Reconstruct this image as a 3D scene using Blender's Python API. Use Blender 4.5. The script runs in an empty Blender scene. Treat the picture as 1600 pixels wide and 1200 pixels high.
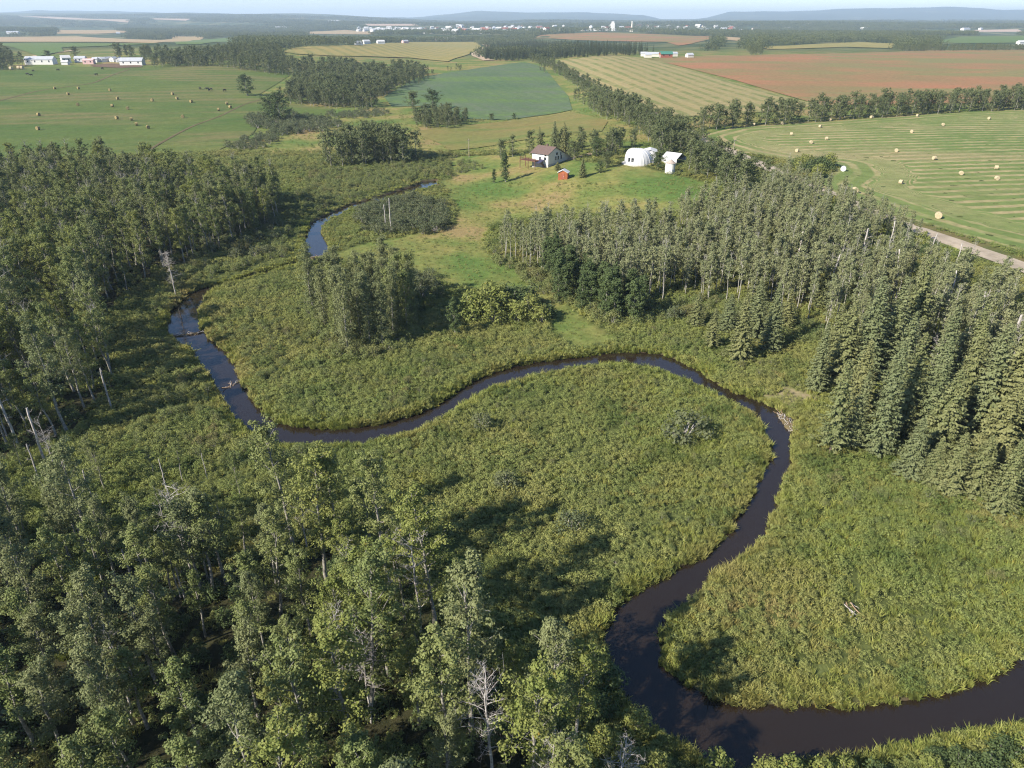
import bpy, math, random
import numpy as np
from mathutils import Vector, Matrix
from mathutils.geometry import delaunay_2d_cdt

# ------------------------------------------------------------------ camera, sky, sun, exposure
scene = bpy.context.scene
FPX, PITCH, CAMZ = 1109.0, math.radians(27.2), 52.0
cam_data = bpy.data.cameras.new('camera')
cam_data.sensor_fit = 'HORIZONTAL'; cam_data.sensor_width = 36.0
cam_data.lens = 36.0 * FPX / 1600.0
cam_data.clip_start = 0.5; cam_data.clip_end = 80000
cam = bpy.data.objects.new('camera', cam_data); scene.collection.objects.link(cam)
cam.location = (0, 0, CAMZ); cam.rotation_euler = (math.pi / 2 - PITCH, 0, 0)
scene.camera = cam

SUN_EL = math.radians(34); SUN_TO = (-0.83, -0.56)          # horizontal direction towards the sun
world = bpy.data.worlds.new('World'); scene.world = world; world.use_nodes = True
wn = world.node_tree.nodes; wn.clear()
sky = wn.new('ShaderNodeTexSky'); sky.sky_type = 'NISHITA'; sky.sun_disc = False
sky.sun_elevation = SUN_EL; sky.sun_rotation = math.atan2(SUN_TO[0], SUN_TO[1])
sky.altitude = 700; sky.air_density = 1.0; sky.dust_density = 0.35; sky.ozone_density = 5.0
bg = wn.new('ShaderNodeBackground'); bg.inputs['Strength'].default_value = 0.092
wo = wn.new('ShaderNodeOutputWorld')
world.node_tree.links.new(sky.outputs[0], bg.inputs[0]); world.node_tree.links.new(bg.outputs[0], wo.inputs[0])
sun_d = bpy.data.lights.new('sun', 'SUN'); sun_d.energy = 5.0; sun_d.angle = math.radians(0.5); sun_d.color = (1.0, 0.93, 0.81)
sun = bpy.data.objects.new('sun', sun_d); scene.collection.objects.link(sun)
sun.rotation_euler = Vector((-SUN_TO[0] * math.cos(SUN_EL), -SUN_TO[1] * math.cos(SUN_EL), -math.sin(SUN_EL))).to_track_quat('-Z', 'Y').to_euler()
sun.location = (-200, -100, 300)
vs = scene.view_settings
vs.view_transform = 'Standard'; vs.look = 'None'; vs.exposure = 1.1; vs.gamma = 1.0; vs.use_curve_mapping = False
scene.render.engine = 'CYCLES'
cy = scene.cycles
cy.max_bounces = 5; cy.diffuse_bounces = 2; cy.glossy_bounces = 2; cy.transmission_bounces = 3; cy.volume_bounces = 0
cy.use_denoising = True; cy.denoising_prefilter = 'NONE'; cy.filter_width = 1.15; cy.caustics_reflective = False; cy.caustics_refractive = False

rng = np.random.default_rng(7)
COL = scene.collection

# ------------------------------------------------------------------ helpers: projection, polygons
CP, SP = math.cos(PITCH), math.sin(PITCH)
def project(x, y, z):
    dz = z - CAMZ
    d = y * CP - dz * SP
    d = np.where(d < 1, 1, d)
    return 800 + FPX * x / d, 600 - FPX * (y * SP + dz * CP) / d, d
def pip(px, py, poly):
    px = np.asarray(px, float); py = np.asarray(py, float)
    ins = np.zeros(px.shape, bool); n = len(poly)
    for i in range(n):
        x1, y1 = poly[i]; x2, y2 = poly[(i + 1) % n]
        if y1 == y2: continue
        c = (y1 > py) != (y2 > py)
        ins ^= c & (px < (x2 - x1) * (py - y1) / (y2 - y1) + x1)
    return ins
def sm(a, b, x):
    t = np.clip((x - a) / (b - a), 0, 1); return t * t * (3 - 2 * t)
def unplane(u, v, z0):
    yc = -(v - 600) / FPX
    dx, dy, dz = (u - 800) / FPX, CP + yc * SP, -SP + yc * CP
    t = (z0 - CAMZ) / dz
    return dx * t, dy * t

# ------------------------------------------------------------------ terrain
WATER_Z = -0.55
LEFT_BANK = [(1800, 1080), (1680, 1115), (1600, 1135), (1510, 1150), (1440, 1160), (1375, 1175), (1330, 1188), (1275, 1192), (1200, 1205),
    (1150, 1222), (1110, 1205), (1065, 1165), (1010, 1140), (975, 1100), (948, 1050), (938, 990), (955, 952), (1000, 920), (1060, 888), (1105, 862), (1140, 828),
    (1165, 785), (1192, 735), (1201, 695), (1188, 655), (1170, 635), (1128, 616), (1082, 591), (1041, 575), (1000, 565), (960, 563),
    (900, 570), (860, 577), (820, 586), (770, 600), (740, 615), (715, 633), (690, 652), (650, 669), (600, 681), (560, 688), (500, 691),
    (430, 690), (392, 680), (362, 655), (342, 622), (325, 590), (292, 550), (256, 522), (264, 490), (286, 464), (310, 452), (350, 440), (400, 424), (450, 410), (474, 402), (475, 370),
    (483, 349), (500, 337), (525, 326), (545, 317), (600, 301), (650, 286), (662, 280)]
RIGHT_BANK = [(1800, 900), (1700, 950), (1600, 1008), (1560, 1048), (1500, 1073), (1430, 1093), (1375, 1100), (1330, 1105), (1250, 1101), (1150, 1103),
    (1120, 1094), (1080, 1074), (1055, 1050), (1037, 1035), (1037, 1010), (1045, 970), (1080, 944), (1105, 921), (1120, 899), (1170, 869), (1200, 838),
    (1219, 780), (1226, 750), (1242, 728), (1240, 690), (1243, 664), (1215, 642), (1183, 628), (1151, 617), (1119, 602), (1092, 580),
    (1060, 566), (1027, 555), (1000, 551), (960, 551), (920, 556), (870, 562), (820, 569), (790, 576), (755, 589), (720, 606), (700, 621),
    (670, 639), (640, 651), (600, 661), (560, 668), (500, 670), (460, 667), (436, 659), (416, 645), (396, 625), (381, 600), (369, 570),
    (351, 545), (331, 530), (316, 514), (314, 490), (322, 466), (334, 455), (356, 447), (404, 432), (452, 418), (490, 408), (516, 396), (514, 380), (502, 360),
    (506, 350), (522, 340), (548, 329), (600, 313), (650, 300), (684, 291), (682, 281)]
WATER = [unplane(u, v + (11 if 560 < v < 660 and 980 < u < 1195 else 8 if 550 < v < 700 and u > 420 else 4 if v < 450 else 0), WATER_Z) for u, v in LEFT_BANK] + [unplane(u, v - (3 if 550 < v < 650 and u > 1000 else 0), WATER_Z) for u, v in RIGHT_BANK[::-1]]
_W = np.array(WATER)
def water_sd(x, y):
    """signed distance to the creek outline, positive inside"""
    x = np.asarray(x, float); y = np.asarray(y, float)
    out = np.full(x.shape, -99.0)
    near = (np.abs(x) < 180) & (y > 15) & (y < 300)
    X, Y = x[near], y[near]
    d2 = np.full(X.shape, 1e9)
    B = np.roll(_W, -1, 0)
    for a, b in zip(_W, B):
        e = b - a; L = e @ e + 1e-9
        t = np.clip(((X - a[0]) * e[0] + (Y - a[1]) * e[1]) / L, 0, 1)
        d2 = np.minimum(d2, (X - a[0] - t * e[0]) ** 2 + (Y - a[1] - t * e[1]) ** 2)
    d = np.sqrt(d2); d = np.where(pip(X, Y, WATER), d, -d)
    out[near] = d
    return out

def hgt(x, y):
    x = np.asarray(x, float); y = np.asarray(y, float)
    r = np.hypot(x, y)
    xe = np.interp(y, [0, 95, 120, 160, 200, 260, 330, 450, 700], [47, 47, 44, 15, -5, -22, -30, 20, 40])
    z = 6.5 * sm(0, 65, x - xe) * sm(20, 60, y)
    z += 15 * sm(320, 1050, y + 0.25 * (-x - 200)) * sm(-110, -300, x) * (1 - sm(1250, 2200, y))
    z += 10 * np.exp(-((x - 20) / 270) ** 2 - ((y - 860) / 300) ** 2)
    z += 5 * sm(420, 1000, y) * sm(100, 400, x) * (1 - sm(1500, 2500, y))
    far = sm(1300, 3000, r)
    z += far * (6 * np.sin(x / 390 + 1.0) * np.cos(y / 520 + .4) + 5 * np.sin(y / 330 + x / 900))
    left = sm(0.12, -0.12, x / np.maximum(y, 50) + 0.18)
    z += left * 110 * sm(3200, 9500, y)
    z += (18 * sm(2700, 4600, y) + 22 * sm(4600, 12000, y)) * (1 - left)
    return z
def hgt_full(x, y, sd=None):
    if sd is None: sd = water_sd(x, y)
    lump = 0.12 * np.sin(x * 0.9 + np.sin(y * .7)) * np.cos(y * 0.8 + np.sin(x * .5))
    return hgt(x, y) + lump * sm(-1, -4, sd) * sm(420, 300, y) - 1.6 * sm(-1.0, 1.5, sd)

_T = np.geomspace(15, 26000, 2600)
def ground_at(u, v):
    """point of the ground seen through picture point (u, v) of the photograph"""
    yc = -(v - 600) / FPX
    dx, dy, dz = (u - 800) / FPX, CP + yc * SP, -SP + yc * CP
    X, Y, Z = dx * _T, dy * _T, CAMZ + dz * _T
    below = Z < hgt(X, Y)
    if not below.any(): i = len(_T) - 1; return X[i], Y[i]
    i = int(np.argmax(below))
    if i == 0: return X[0], Y[0]
    g0 = Z[i - 1] - hgt(X[i - 1], Y[i - 1]); g1 = Z[i] - hgt(X[i], Y[i]); k = g0 / (g0 - g1)
    return X[i - 1] + k * (X[i] - X[i - 1]), Y[i - 1] + k * (Y[i] - Y[i - 1])
def at(u, v):
    x, y = ground_at(u, v); return Vector((x, y, float(hgt(x, y))))

# ------------------------------------------------------------------ helpers: meshes, objects
def mesh_np(name, V, faces, mats=(), mat_idx=None, attrs=None, smooth=False):
    """faces: list of int arrays (n, k)"""
    me = bpy.data.meshes.new(name)
    V = np.asarray(V, np.float32)
    me.vertices.add(len(V)); me.vertices.foreach_set('co', V.ravel())
    faces = [np.asarray(f, np.int32) for f in faces if len(f)]
    nl = sum(f.size for f in faces); nf = sum(len(f) for f in faces)
    me.loops.add(nl); me.loops.foreach_set('vertex_index', np.concatenate([f.ravel() for f in faces]))
    tot = np.concatenate([np.full(len(f), f.shape[1], np.int32) for f in faces])
    start = np.concatenate([[0], np.cumsum(tot)[:-1]]).astype(np.int32)
    me.polygons.add(nf); me.polygons.foreach_set('loop_start', start)
    if mat_idx is not None: me.polygons.foreach_set('material_index', np.asarray(mat_idx, np.int32))
    if smooth: me.polygons.foreach_set('use_smooth', np.ones(nf, bool))
    for m in mats: me.materials.append(m)
    me.update(calc_edges=True)
    for k, a in (attrs or {}).items():
        at_ = me.attributes.new(k, 'FLOAT', 'POINT'); at_.data.foreach_set('value', np.asarray(a, np.float32))
    me.validate()
    return me
def link(o, parent=None):
    COL.objects.link(o)
    if parent is not None: o.parent = parent
    return o
def obj(name, me, parent=None, loc=None):
    o = bpy.data.objects.new(name, me); link(o, parent)
    if loc is not None: o.location = loc
    return o
def tag(o, label=None, cat=None, group=None, kind=None):
    if label: o['label'] = label
    if cat: o['category'] = cat
    if group: o['group'] = group
    if kind: o['kind'] = kind
    return o
def empty(name, loc, rz=0, label=None, cat=None, group=None, scale=1):
    o = bpy.data.objects.new(name, None); COL.objects.link(o)
    o.location = loc; o.rotation_euler = (0, 0, rz); o.scale = (scale,) * 3; o.empty_display_size = 0.2
    return tag(o, label, cat, group)
def struct(name, me, label=None):
    o = obj(name, me); o['kind'] = 'structure'
    if label: o['label'] = label
    return o

class MB:
    """collects boxes, prisms and tubes into one mesh"""
    def __init__(s): s.v = []; s.f = []; s.m = []
    def add(s, V, F, m=0):
        o = len(s.v); s.v += [tuple(p) for p in V]
        for f in F: s.f.append(tuple(i + o for i in f)); s.m.append(m)
        return s
    def box(s, x0, x1, y0, y1, z0, z1, m=0):
        V = [(x, y, z) for z in (z0, z1) for y in (y0, y1) for x in (x0, x1)]
        return s.add(V, [(0, 2, 3, 1), (4, 5, 7, 6), (0, 1, 5, 4), (2, 6, 7, 3), (0, 4, 6, 2), (1, 3, 7, 5)], m)
    def tube(s, P, R, n=8, m=0, cap=True):
        V, F = tube(np.array(P, float), np.array(R, float), n)
        F = [tuple(f) for f in F]
        k = len(P)
        if cap: F += [tuple(range(n))[::-1], tuple(range((k - 1) * n, k * n))]
        return s.add(V, F, m)
    def build(s, name, mats, parent=None, smooth=False, loc=None):
        me = bpy.data.meshes.new(name); me.from_pydata(s.v, [], s.f)
        for m in (mats if isinstance(mats, (list, tuple)) else [mats]): me.materials.append(m)
        me.polygons.foreach_set('material_index', s.m)
        if smooth: me.polygons.foreach_set('use_smooth', [True] * len(s.f))
        me.update()
        return obj(name, me, parent, loc)
def tube(P, R, n):
    k = len(P)
    T = np.gradient(P, axis=0); T /= np.linalg.norm(T, axis=1)[:, None] + 1e-9
    ref = np.where(np.abs(T[:, 2:3]) < 0.95, [[0, 0, 1.0]], [[1.0, 0, 0]])
    U = np.cross(T, ref); U /= np.linalg.norm(U, axis=1)[:, None] + 1e-9
    W = np.cross(T, U)
    a = np.arange(n) * 2 * math.pi / n
    V = P[:, None, :] + R[:, None, None] * (np.cos(a)[None, :, None] * U[:, None, :] + np.sin(a)[None, :, None] * W[:, None, :])
    i = np.arange(k - 1)[:, None] * n; j = np.arange(n)[None, :]; j2 = (j + 1) % n
    F = np.stack([i + j, i + j2, i + n + j2, i + n + j], -1).reshape(-1, 4)
    return V.reshape(-1, 3), F

# ------------------------------------------------------------------ materials
def new_mat(name):
    m = bpy.data.materials.new(name); m.use_nodes = True
    nt = m.node_tree; nt.nodes.clear()
    out = nt.nodes.new('ShaderNodeOutputMaterial')
    return m, nt, out
class NT:
    def __init__(s, nt): s.nt = nt
    def n(s, t, **k):
        nd = s.nt.nodes.new(t)
        for a, b in k.items(): setattr(nd, a, b)
        return nd
    def l(s, a, b): s.nt.links.new(a, b)
    def pos(s): return s.n('ShaderNodeNewGeometry').outputs['Position']
    def objc(s): return s.n('ShaderNodeTexCoord').outputs['Object']
    def noise(s, vec, scale, detail=4, rough=0.55):
        nd = s.n('ShaderNodeTexNoise'); nd.inputs['Scale'].default_value = scale; nd.inputs['Detail'].default_value = detail; nd.inputs['Roughness'].default_value = rough
        if vec is not None: s.l(vec, nd.inputs['Vector'])
        return nd.outputs['Fac']
    def ramp(s, fac, stops, interp='LINEAR'):
        nd = s.n('ShaderNodeValToRGB'); cr = nd.color_ramp; cr.interpolation = interp
        while len(cr.elements) < len(stops): cr.elements.new(0.5)
        for e, (p, c) in zip(cr.elements, stops):
            e.position = p; e.color = (c, c, c, 1) if isinstance(c, (int, float)) else (*c, 1)
        s.l(fac, nd.inputs[0]); return nd.outputs['Color']
    def mix(s, fac, a, b, blend='MIX'):
        nd = s.n('ShaderNodeMix', data_type='RGBA', blend_type=blend)
        for val, i in ((fac, 0), (a, 6), (b, 7)):
            if hasattr(val, 'is_linked'): s.l(val, nd.inputs[i])
            elif i == 0: nd.inputs[0].default_value = val
            else: nd.inputs[i].default_value = (*val, 1)
        return nd.outputs[2]
    def math(s, op, a, b=0.0, c=None):
        nd = s.n('ShaderNodeMath', operation=op)
        for i, v in enumerate((a, b) if c is None else (a, b, c)):
            if hasattr(v, 'is_linked'): s.l(v, nd.inputs[i])
            else: nd.inputs[i].default_value = v
        return nd.outputs[0]
    def attr(s, name): return s.n('ShaderNodeAttribute', attribute_name=name).outputs['Fac']
    def rand(s): return s.n('ShaderNodeObjectInfo').outputs['Random']
    def bump(s, h, strength, dist):
        nd = s.n('ShaderNodeBump'); nd.inputs['Strength'].default_value = strength; nd.inputs['Distance'].default_value = dist
        s.l(h, nd.inputs['Height']); return nd.outputs[0]
    def principled(s, out, col, rough=0.8, spec=0.2, normal=None, metal=0):
        b = s.n('ShaderNodeBsdfPrincipled')
        if hasattr(col, 'is_linked'): s.l(col, b.inputs['Base Color'])
        else: b.inputs['Base Color'].default_value = (*col, 1)
        b.inputs['Roughness'].default_value = rough; b.inputs['Specular IOR Level'].default_value = spec; b.inputs['Metallic'].default_value = metal
        if normal is not None: s.l(normal, b.inputs['Normal'])
        if out is not None: s.l(b.outputs[0], out.inputs['Surface'])
        return b

def leaf_mat(name, a, b, c, yellow=0.0, trans=0.25, patch=0.0, patch_col=(0.2, 0.18, 0.05), patch_scale=0.03, drift=None):
    """foliage: a..b between plants, c on single leaves; patch = share of another plant in drifts"""
    m, nt, out = new_mat(name); N = NT(nt)
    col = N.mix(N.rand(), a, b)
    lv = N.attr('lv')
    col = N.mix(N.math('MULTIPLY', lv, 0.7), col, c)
    if patch > 0:
        nz = N.noise(N.pos(), patch_scale, 3, 0.6)
        col = N.mix(N.ramp(nz, [(0.55 - patch * .3, 0.0), (0.72 - patch * .2, 0.85)]), col, patch_col)
    if drift:
        dn = N.noise(N.pos(), 0.16, 4, 0.65)
        col = N.mix(N.ramp(dn, [(0.52, 0.0), (0.64, 0.8)]), col, drift)
        dn2 = N.noise(N.pos(), 0.022, 3, 0.5)
        col = N.mix(1.0, col, N.ramp(dn2, [(0.35, (0.86, 0.92, 0.84)), (0.65, (1.14, 1.08, 1.10))]), 'MULTIPLY')
    if yellow > 0:
        col = N.mix(N.math('MULTIPLY', N.math('GREATER_THAN', lv, 1 - yellow), 0.8), col, (0.26, 0.19, 0.03))
    p = N.principled(None, col, 0.6, 0.12)
    t = N.n('ShaderNodeBsdfTranslucent'); N.l(col, t.inputs[0])
    mx = N.n('ShaderNodeMixShader'); mx.inputs[0].default_value = trans
    N.l(p.outputs[0], mx.inputs[1]); N.l(t.outputs[0], mx.inputs[2]); N.l(mx.outputs[0], out.inputs['Surface'])
    return m
def plain(name, col, rough=0.7, spec=0.25, var=0.12, scale=3.0, metal=0):
    m, nt, out = new_mat(name); N = NT(nt)
    nz = N.noise(N.objc(), scale, 5, 0.65)
    c = N.mix(N.ramp(nz, [(0.3, 0.0), (0.7, 1.0)]), tuple(v * (1 - var) for v in col), tuple(min(1, v * (1 + var)) for v in col))
    N.principled(out, c, rough, spec, None, metal); return m
def bark_mat(name, a, b):
    m, nt, out = new_mat(name); N = NT(nt)
    nz = N.noise(N.objc(), 4.0, 6, 0.7)
    c = N.ramp(nz, [(0.35, a), (0.6, b)])
    N.principled(out, c, 0.85, 0.1, N.bump(nz, 0.4, 0.03)); return m

M = {}
M['poplar'] = leaf_mat('poplar leaves', (0.112, 0.152, 0.042), (0.168, 0.190, 0.060), (0.215, 0.230, 0.095), 0.012)
M['poplar_g'] = leaf_mat('grey green poplar leaves', (0.118, 0.146, 0.058), (0.165, 0.182, 0.074), (0.220, 0.228, 0.112), 0.004)
M['poplar_y'] = leaf_mat('yellowing poplar leaves', (0.145, 0.180, 0.042), (0.180, 0.200, 0.052), (0.235, 0.240, 0.080), 0.035)
M['aspen'] = leaf_mat('aspen leaves', (0.150, 0.178, 0.080), (0.215, 0.226, 0.105), (0.270, 0.272, 0.150), 0.004)
M['darkleaf'] = leaf_mat('dark broad leaves', (0.062, 0.092, 0.032), (0.084, 0.115, 0.040), (0.10, 0.13, 0.055))
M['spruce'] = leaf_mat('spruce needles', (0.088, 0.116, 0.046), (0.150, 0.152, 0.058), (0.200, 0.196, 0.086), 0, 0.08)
M['spruce_b'] = leaf_mat('blue green spruce needles', (0.088, 0.116, 0.052), (0.128, 0.146, 0.062), (0.172, 0.182, 0.088), 0, 0.08)
M['willow'] = leaf_mat('willow leaves', (0.085, 0.108, 0.050), (0.120, 0.132, 0.064), (0.14, 0.155, 0.078))
M['herb'] = leaf_mat('meadow herbs', (0.130, 0.172, 0.042), (0.215, 0.240, 0.066), (0.310, 0.316, 0.126), 0.01, 0.25, 0.28, (0.245, 0.232, 0.078), 0.055, (0.100, 0.138, 0.040))
M['thicket'] = leaf_mat('green thicket leaves', (0.105, 0.144, 0.042), (0.165, 0.192, 0.060), (0.225, 0.238, 0.100), 0.006, 0.25, 0.15, (0.19, 0.165, 0.07), 0.1)
M['grass'] = leaf_mat('tall grass', (0.150, 0.195, 0.038), (0.230, 0.248, 0.056), (0.315, 0.310, 0.105), 0.03, 0.25, 0.25, (0.275, 0.235, 0.095), 0.06, (0.135, 0.165, 0.045))
M['fartree'] = leaf_mat('far foliage', (0.080, 0.106, 0.042), (0.128, 0.146, 0.060), (0.155, 0.168, 0.080))
M['farspruce'] = leaf_mat('far spruce needles', (0.045, 0.066, 0.034), (0.066, 0.086, 0.044), (0.08, 0.096, 0.052))
M['bark'] = bark_mat('grey poplar bark', (0.10, 0.09, 0.075), (0.33, 0.31, 0.27))
M['aspenbark'] = bark_mat('pale aspen bark', (0.16, 0.145, 0.12), (0.38, 0.36, 0.32))
M['sprucebark'] = bark_mat('spruce bark', (0.07, 0.05, 0.04), (0.19, 0.14, 0.11))
M['deadwood'] = bark_mat('weathered dead wood', (0.22, 0.19, 0.17), (0.46, 0.43, 0.40))
M['stick'] = bark_mat('gnawed sticks', (0.16, 0.10, 0.06), (0.36, 0.26, 0.17))

def field_mat(name, base, alt, patch=None, patch_amt=0.5, stripe=None, stripe_col=None, stripe_w=0.3, scale=0.01, ang=0.0, bump=0.0, use_attr=False):
    m, nt, out = new_mat(name); N = NT(nt)
    P = N.pos()
    big = N.noise(P, scale, 4, 0.6)
    col = N.mix(N.ramp(big, [(0.38, 0.0), (0.62, 1.0)]), base, alt)
    if patch:
        mp = N.n('ShaderNodeMapping'); mp.inputs['Scale'].default_value = (0.3, 1.0, 1.0); N.l(P, mp.inputs[0])
        pn = N.noise(mp.outputs[0], scale * 1.7, 5, 0.62)
        col = N.mix(N.ramp(pn, [(0.60 - patch_amt * .3, 0.0), (0.68 - patch_amt * .2, 0.9)]), col, patch)
    fine = N.noise(P, 0.35, 6, 0.7)
    if stripe:
        if use_attr: c = N.attr('line')
        else:
            sx = N.n('ShaderNodeSeparateXYZ'); N.l(P, sx.inputs[0])
            c = N.math('ADD', N.math('MULTIPLY', sx.outputs[0], math.cos(ang)), N.math('MULTIPLY', sx.outputs[1], math.sin(ang)))
        wob = N.math('MULTIPLY', N.noise(P, 0.012, 2), 5.0)
        ph = N.math('FRACT', N.math('DIVIDE', N.math('ADD', c, wob), stripe))
        tri = N.math('ABSOLUTE', N.math('SUBTRACT', ph, 0.5))
        s_ = N.ramp(tri, [(stripe_w * .5 - .06, 1.0), (stripe_w * .5 + .06, 0.0)])
        brk = N.ramp(N.noise(P, 0.05, 4, 0.7), [(0.35, 0.1), (0.6, 1.0)])
        col = N.mix(N.math('MULTIPLY', N.math('MULTIPLY', s_, brk), 0.85), col, stripe_col)
    col = N.mix(1.0, col, N.ramp(fine, [(0.25, 0.72), (0.75, 1.22)]), 'MULTIPLY')
    N.principled(out, col, 0.95, 0.05, N.bump(fine, 0.6, 0.35)); return m

def ground_material():
    m, nt, out = new_mat('ground cover'); N = NT(nt)
    P = N.pos()
    n1 = N.noise(P, 0.035, 5, 0.6); n2 = N.noise(P, 0.5, 6, 0.7); n3 = N.noise(P, 0.008, 5, 0.6)
    lush = N.mix(N.ramp(n2, [(0.3, 0.0), (0.7, 1.0)]), (0.030, 0.040, 0.013), (0.110, 0.125, 0.040))
    short = N.ramp(n1, [(0.36, (0.085, 0.135, 0.034)), (0.46, (0.125, 0.150, 0.042)), (0.56, (0.190, 0.175, 0.058)), (0.64, (0.225, 0.170, 0.075))])
    short = N.mix(1.0, short, N.ramp(n2, [(0.25, 0.65), (0.75, 1.3)]), 'MULTIPLY')
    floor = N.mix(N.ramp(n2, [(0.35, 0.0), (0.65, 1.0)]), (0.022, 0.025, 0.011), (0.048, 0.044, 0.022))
    farc = N.ramp(n3, [(0.35, (0.035, 0.055, 0.025)), (0.50, (0.055, 0.075, 0.034)), (0.60, (0.120, 0.125, 0.055)), (0.70, (0.200, 0.170, 0.095))])
    mud = (0.075, 0.055, 0.036)
    col = N.mix(N.attr('short'), lush, short)
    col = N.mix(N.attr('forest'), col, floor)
    col = N.mix(N.attr('far'), col, farc)
    col = N.mix(N.attr('mud'), col, mud)
    N.principled(out, col, 0.95, 0.05, N.bump(n2, 0.7, 0.4)); return m
def water_material():
    m, nt, out = new_mat('creek water'); N = NT(nt)
    P = N.pos()
    n1 = N.noise(P, 1.3, 3, 0.55); n2 = N.noise(P, 0.05, 2, 0.5)
    col = N.mix(n2, (0.0115, 0.0082, 0.0056), (0.0250, 0.0172, 0.0112))
    p = N.principled(out, col, 0.05, 0.85, N.bump(n1, 0.10, 0.05)); p.inputs['IOR'].default_value = 1.36
    return m
M['ground'] = ground_material(); M['water'] = water_material()

# ------------------------------------------------------------------ picture-space outlines of the fields and stands (photograph pixels)
FIELDS = {}
HAY = [(1095, 212), (1150, 199), (1300, 190), (1450, 179), (1600, 172), (1800, 163), (1900, 470), (1760, 440), (1600, 394), (1480, 362), (1400, 337), (1340, 313), (1288, 295), (1275, 286), (1306, 268), (1300, 256), (1240, 252), (1160, 238), (1110, 224)]
STUBBLE = [(868, 96), (900, 92), (960, 87), (1010, 92), (1030, 96), (1280, 165), (1200, 175), (1060, 184), (1010, 172), (960, 150), (905, 118)]
BROWN = [(1014, 92), (1100, 88), (1300, 84), (1450, 79), (1600, 78), (1760, 76), (1760, 162), (1600, 160), (1450, 163), (1284, 165), (1150, 126), (1034, 97)]
PASTURE = [(-320, 120), (0, 112), (60, 105), (110, 105), (200, 104), (330, 101), (430, 112), (452, 119), (405, 148), (420, 158), (520, 170), (500, 188), (410, 186), (395, 210), (340, 236), (150, 245), (0, 248), (-320, 262)]
CROP = [(600, 152), (650, 122), (760, 105), (820, 97), (850, 106), (888, 150), (894, 172), (790, 188), (720, 186), (680, 166), (612, 167)]
MEADOW2 = [(640, 206), (790, 190), (894, 175), (950, 190), (940, 206), (850, 214), (700, 236), (690, 226)]
FAR_FIELDS = [
    ('tan', [(-200, 58), (0, 58), (120, 57), (250, 63), (305, 57), (305, 62), (240, 68), (150, 66), (0, 66), (-200, 66)]),
    ('green', [(-200, 69), (0, 68), (60, 67), (150, 68), (250, 69), (150, 73), (96, 75), (100, 81), (60, 89), (22, 75), (0, 71), (-200, 73)]),
    ('tan', [(86, 47), (180, 47), (205, 51), (150, 53), (90, 53)]),
    ('pale', [(20, 25), (110, 28), (204, 31), (200, 36), (150, 32), (60, 28)]),
    ('pale', [(235, 29), (300, 30), (290, 33), (240, 31)]),
    ('green', [(270, 65), (365, 59), (372, 65), (312, 70), (276, 70)]),
    ('tan', [(268, 57), (322, 58), (312, 63), (270, 64)]),
    ('wheat', [(440, 81), (470, 74), (560, 71), (640, 66), (745, 66), (752, 73), (735, 84), (700, 97), (640, 91), (580, 89), (520, 88), (462, 85)]),
    ('tan', [(478, 50), (540, 47), (585, 50), (585, 54), (480, 53)]),
    ('pale', [(570, 38), (650, 38), (655, 41), (575, 41)]),
    ('brown', [(845, 55), (940, 51), (1010, 53), (1120, 58), (1080, 69), (1060, 72), (1040, 66), (900, 63), (830, 61)]),
    ('wheat', [(1190, 74), (1280, 69), (1340, 66), (1405, 69), (1392, 76), (1320, 74), (1200, 78)]),
    ('green', [(1452, 66), (1500, 58), (1600, 56), (1750, 55), (1750, 66), (1600, 67), (1500, 68)]),
    ('pale', [(1520, 47), (1590, 46), (1600, 50), (1530, 50)]),
    ('tan', [(1125, 57), (1165, 60), (1160, 65), (1130, 62)]),
]
OPEN = [HAY, STUBBLE, BROWN, PASTURE, CROP, MEADOW2] + [p for _, p in FAR_FIELDS]
SHORT = [(690, 285), (760, 255), (1000, 262), (1130, 290), (1090, 330), (1000, 332), (860, 335), (765, 350), (755, 390), (850, 430), (890, 480), (960, 530), (900, 545), (860, 520), (850, 470), (740, 455), (690, 440), (600, 415), (520, 400), (560, 382), (650, 365), (710, 350), (712, 320)]
BANK = [(1186, 613), (1196, 604), (1214, 607), (1228, 600), (1246, 610), (1262, 606), (1286, 622), (1270, 628), (1262, 640), (1243, 636), (1232, 644), (1222, 632), (1204, 628)]
LAWN = [(700, 245), (830, 240), (900, 252), (1000, 258), (1060, 280), (1000, 285), (800, 285), (700, 275)]

# ------------------------------------------------------------------ the ground sheet and the creek
def axis(lo, hi, step, far_lo, far_hi, g):
    a = list(np.arange(lo, hi + 1e-6, step)); s = step
    while a[-1] < far_hi: s *= g; a.append(a[-1] + s)
    b = []; s = step; c = lo
    while c > far_lo: s *= g; c -= s; b.append(c)
    return np.array(b[::-1] + a)
gx = axis(-150, 150, 1.2, -24000, 24000, 1.035)
gy = axis(22, 320, 1.2, -400, 22000, 1.035)
GX, GY = np.meshgrid(gx, gy)
gxf, gyf = GX.ravel(), GY.ravel()
gsd = water_sd(gxf, gyf)
gz = hgt_full(gxf, gyf, gsd)
gu, gv, _ = project(gxf, gyf, gz)
front = gyf > 5
nx, ny = len(gx), len(gy)
ii = (np.arange(ny - 1)[:, None] * nx + np.arange(nx - 1)[None, :]).ravel()
GF = np.stack([ii, ii + 1, ii + nx + 1, ii + nx], -1)
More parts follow.
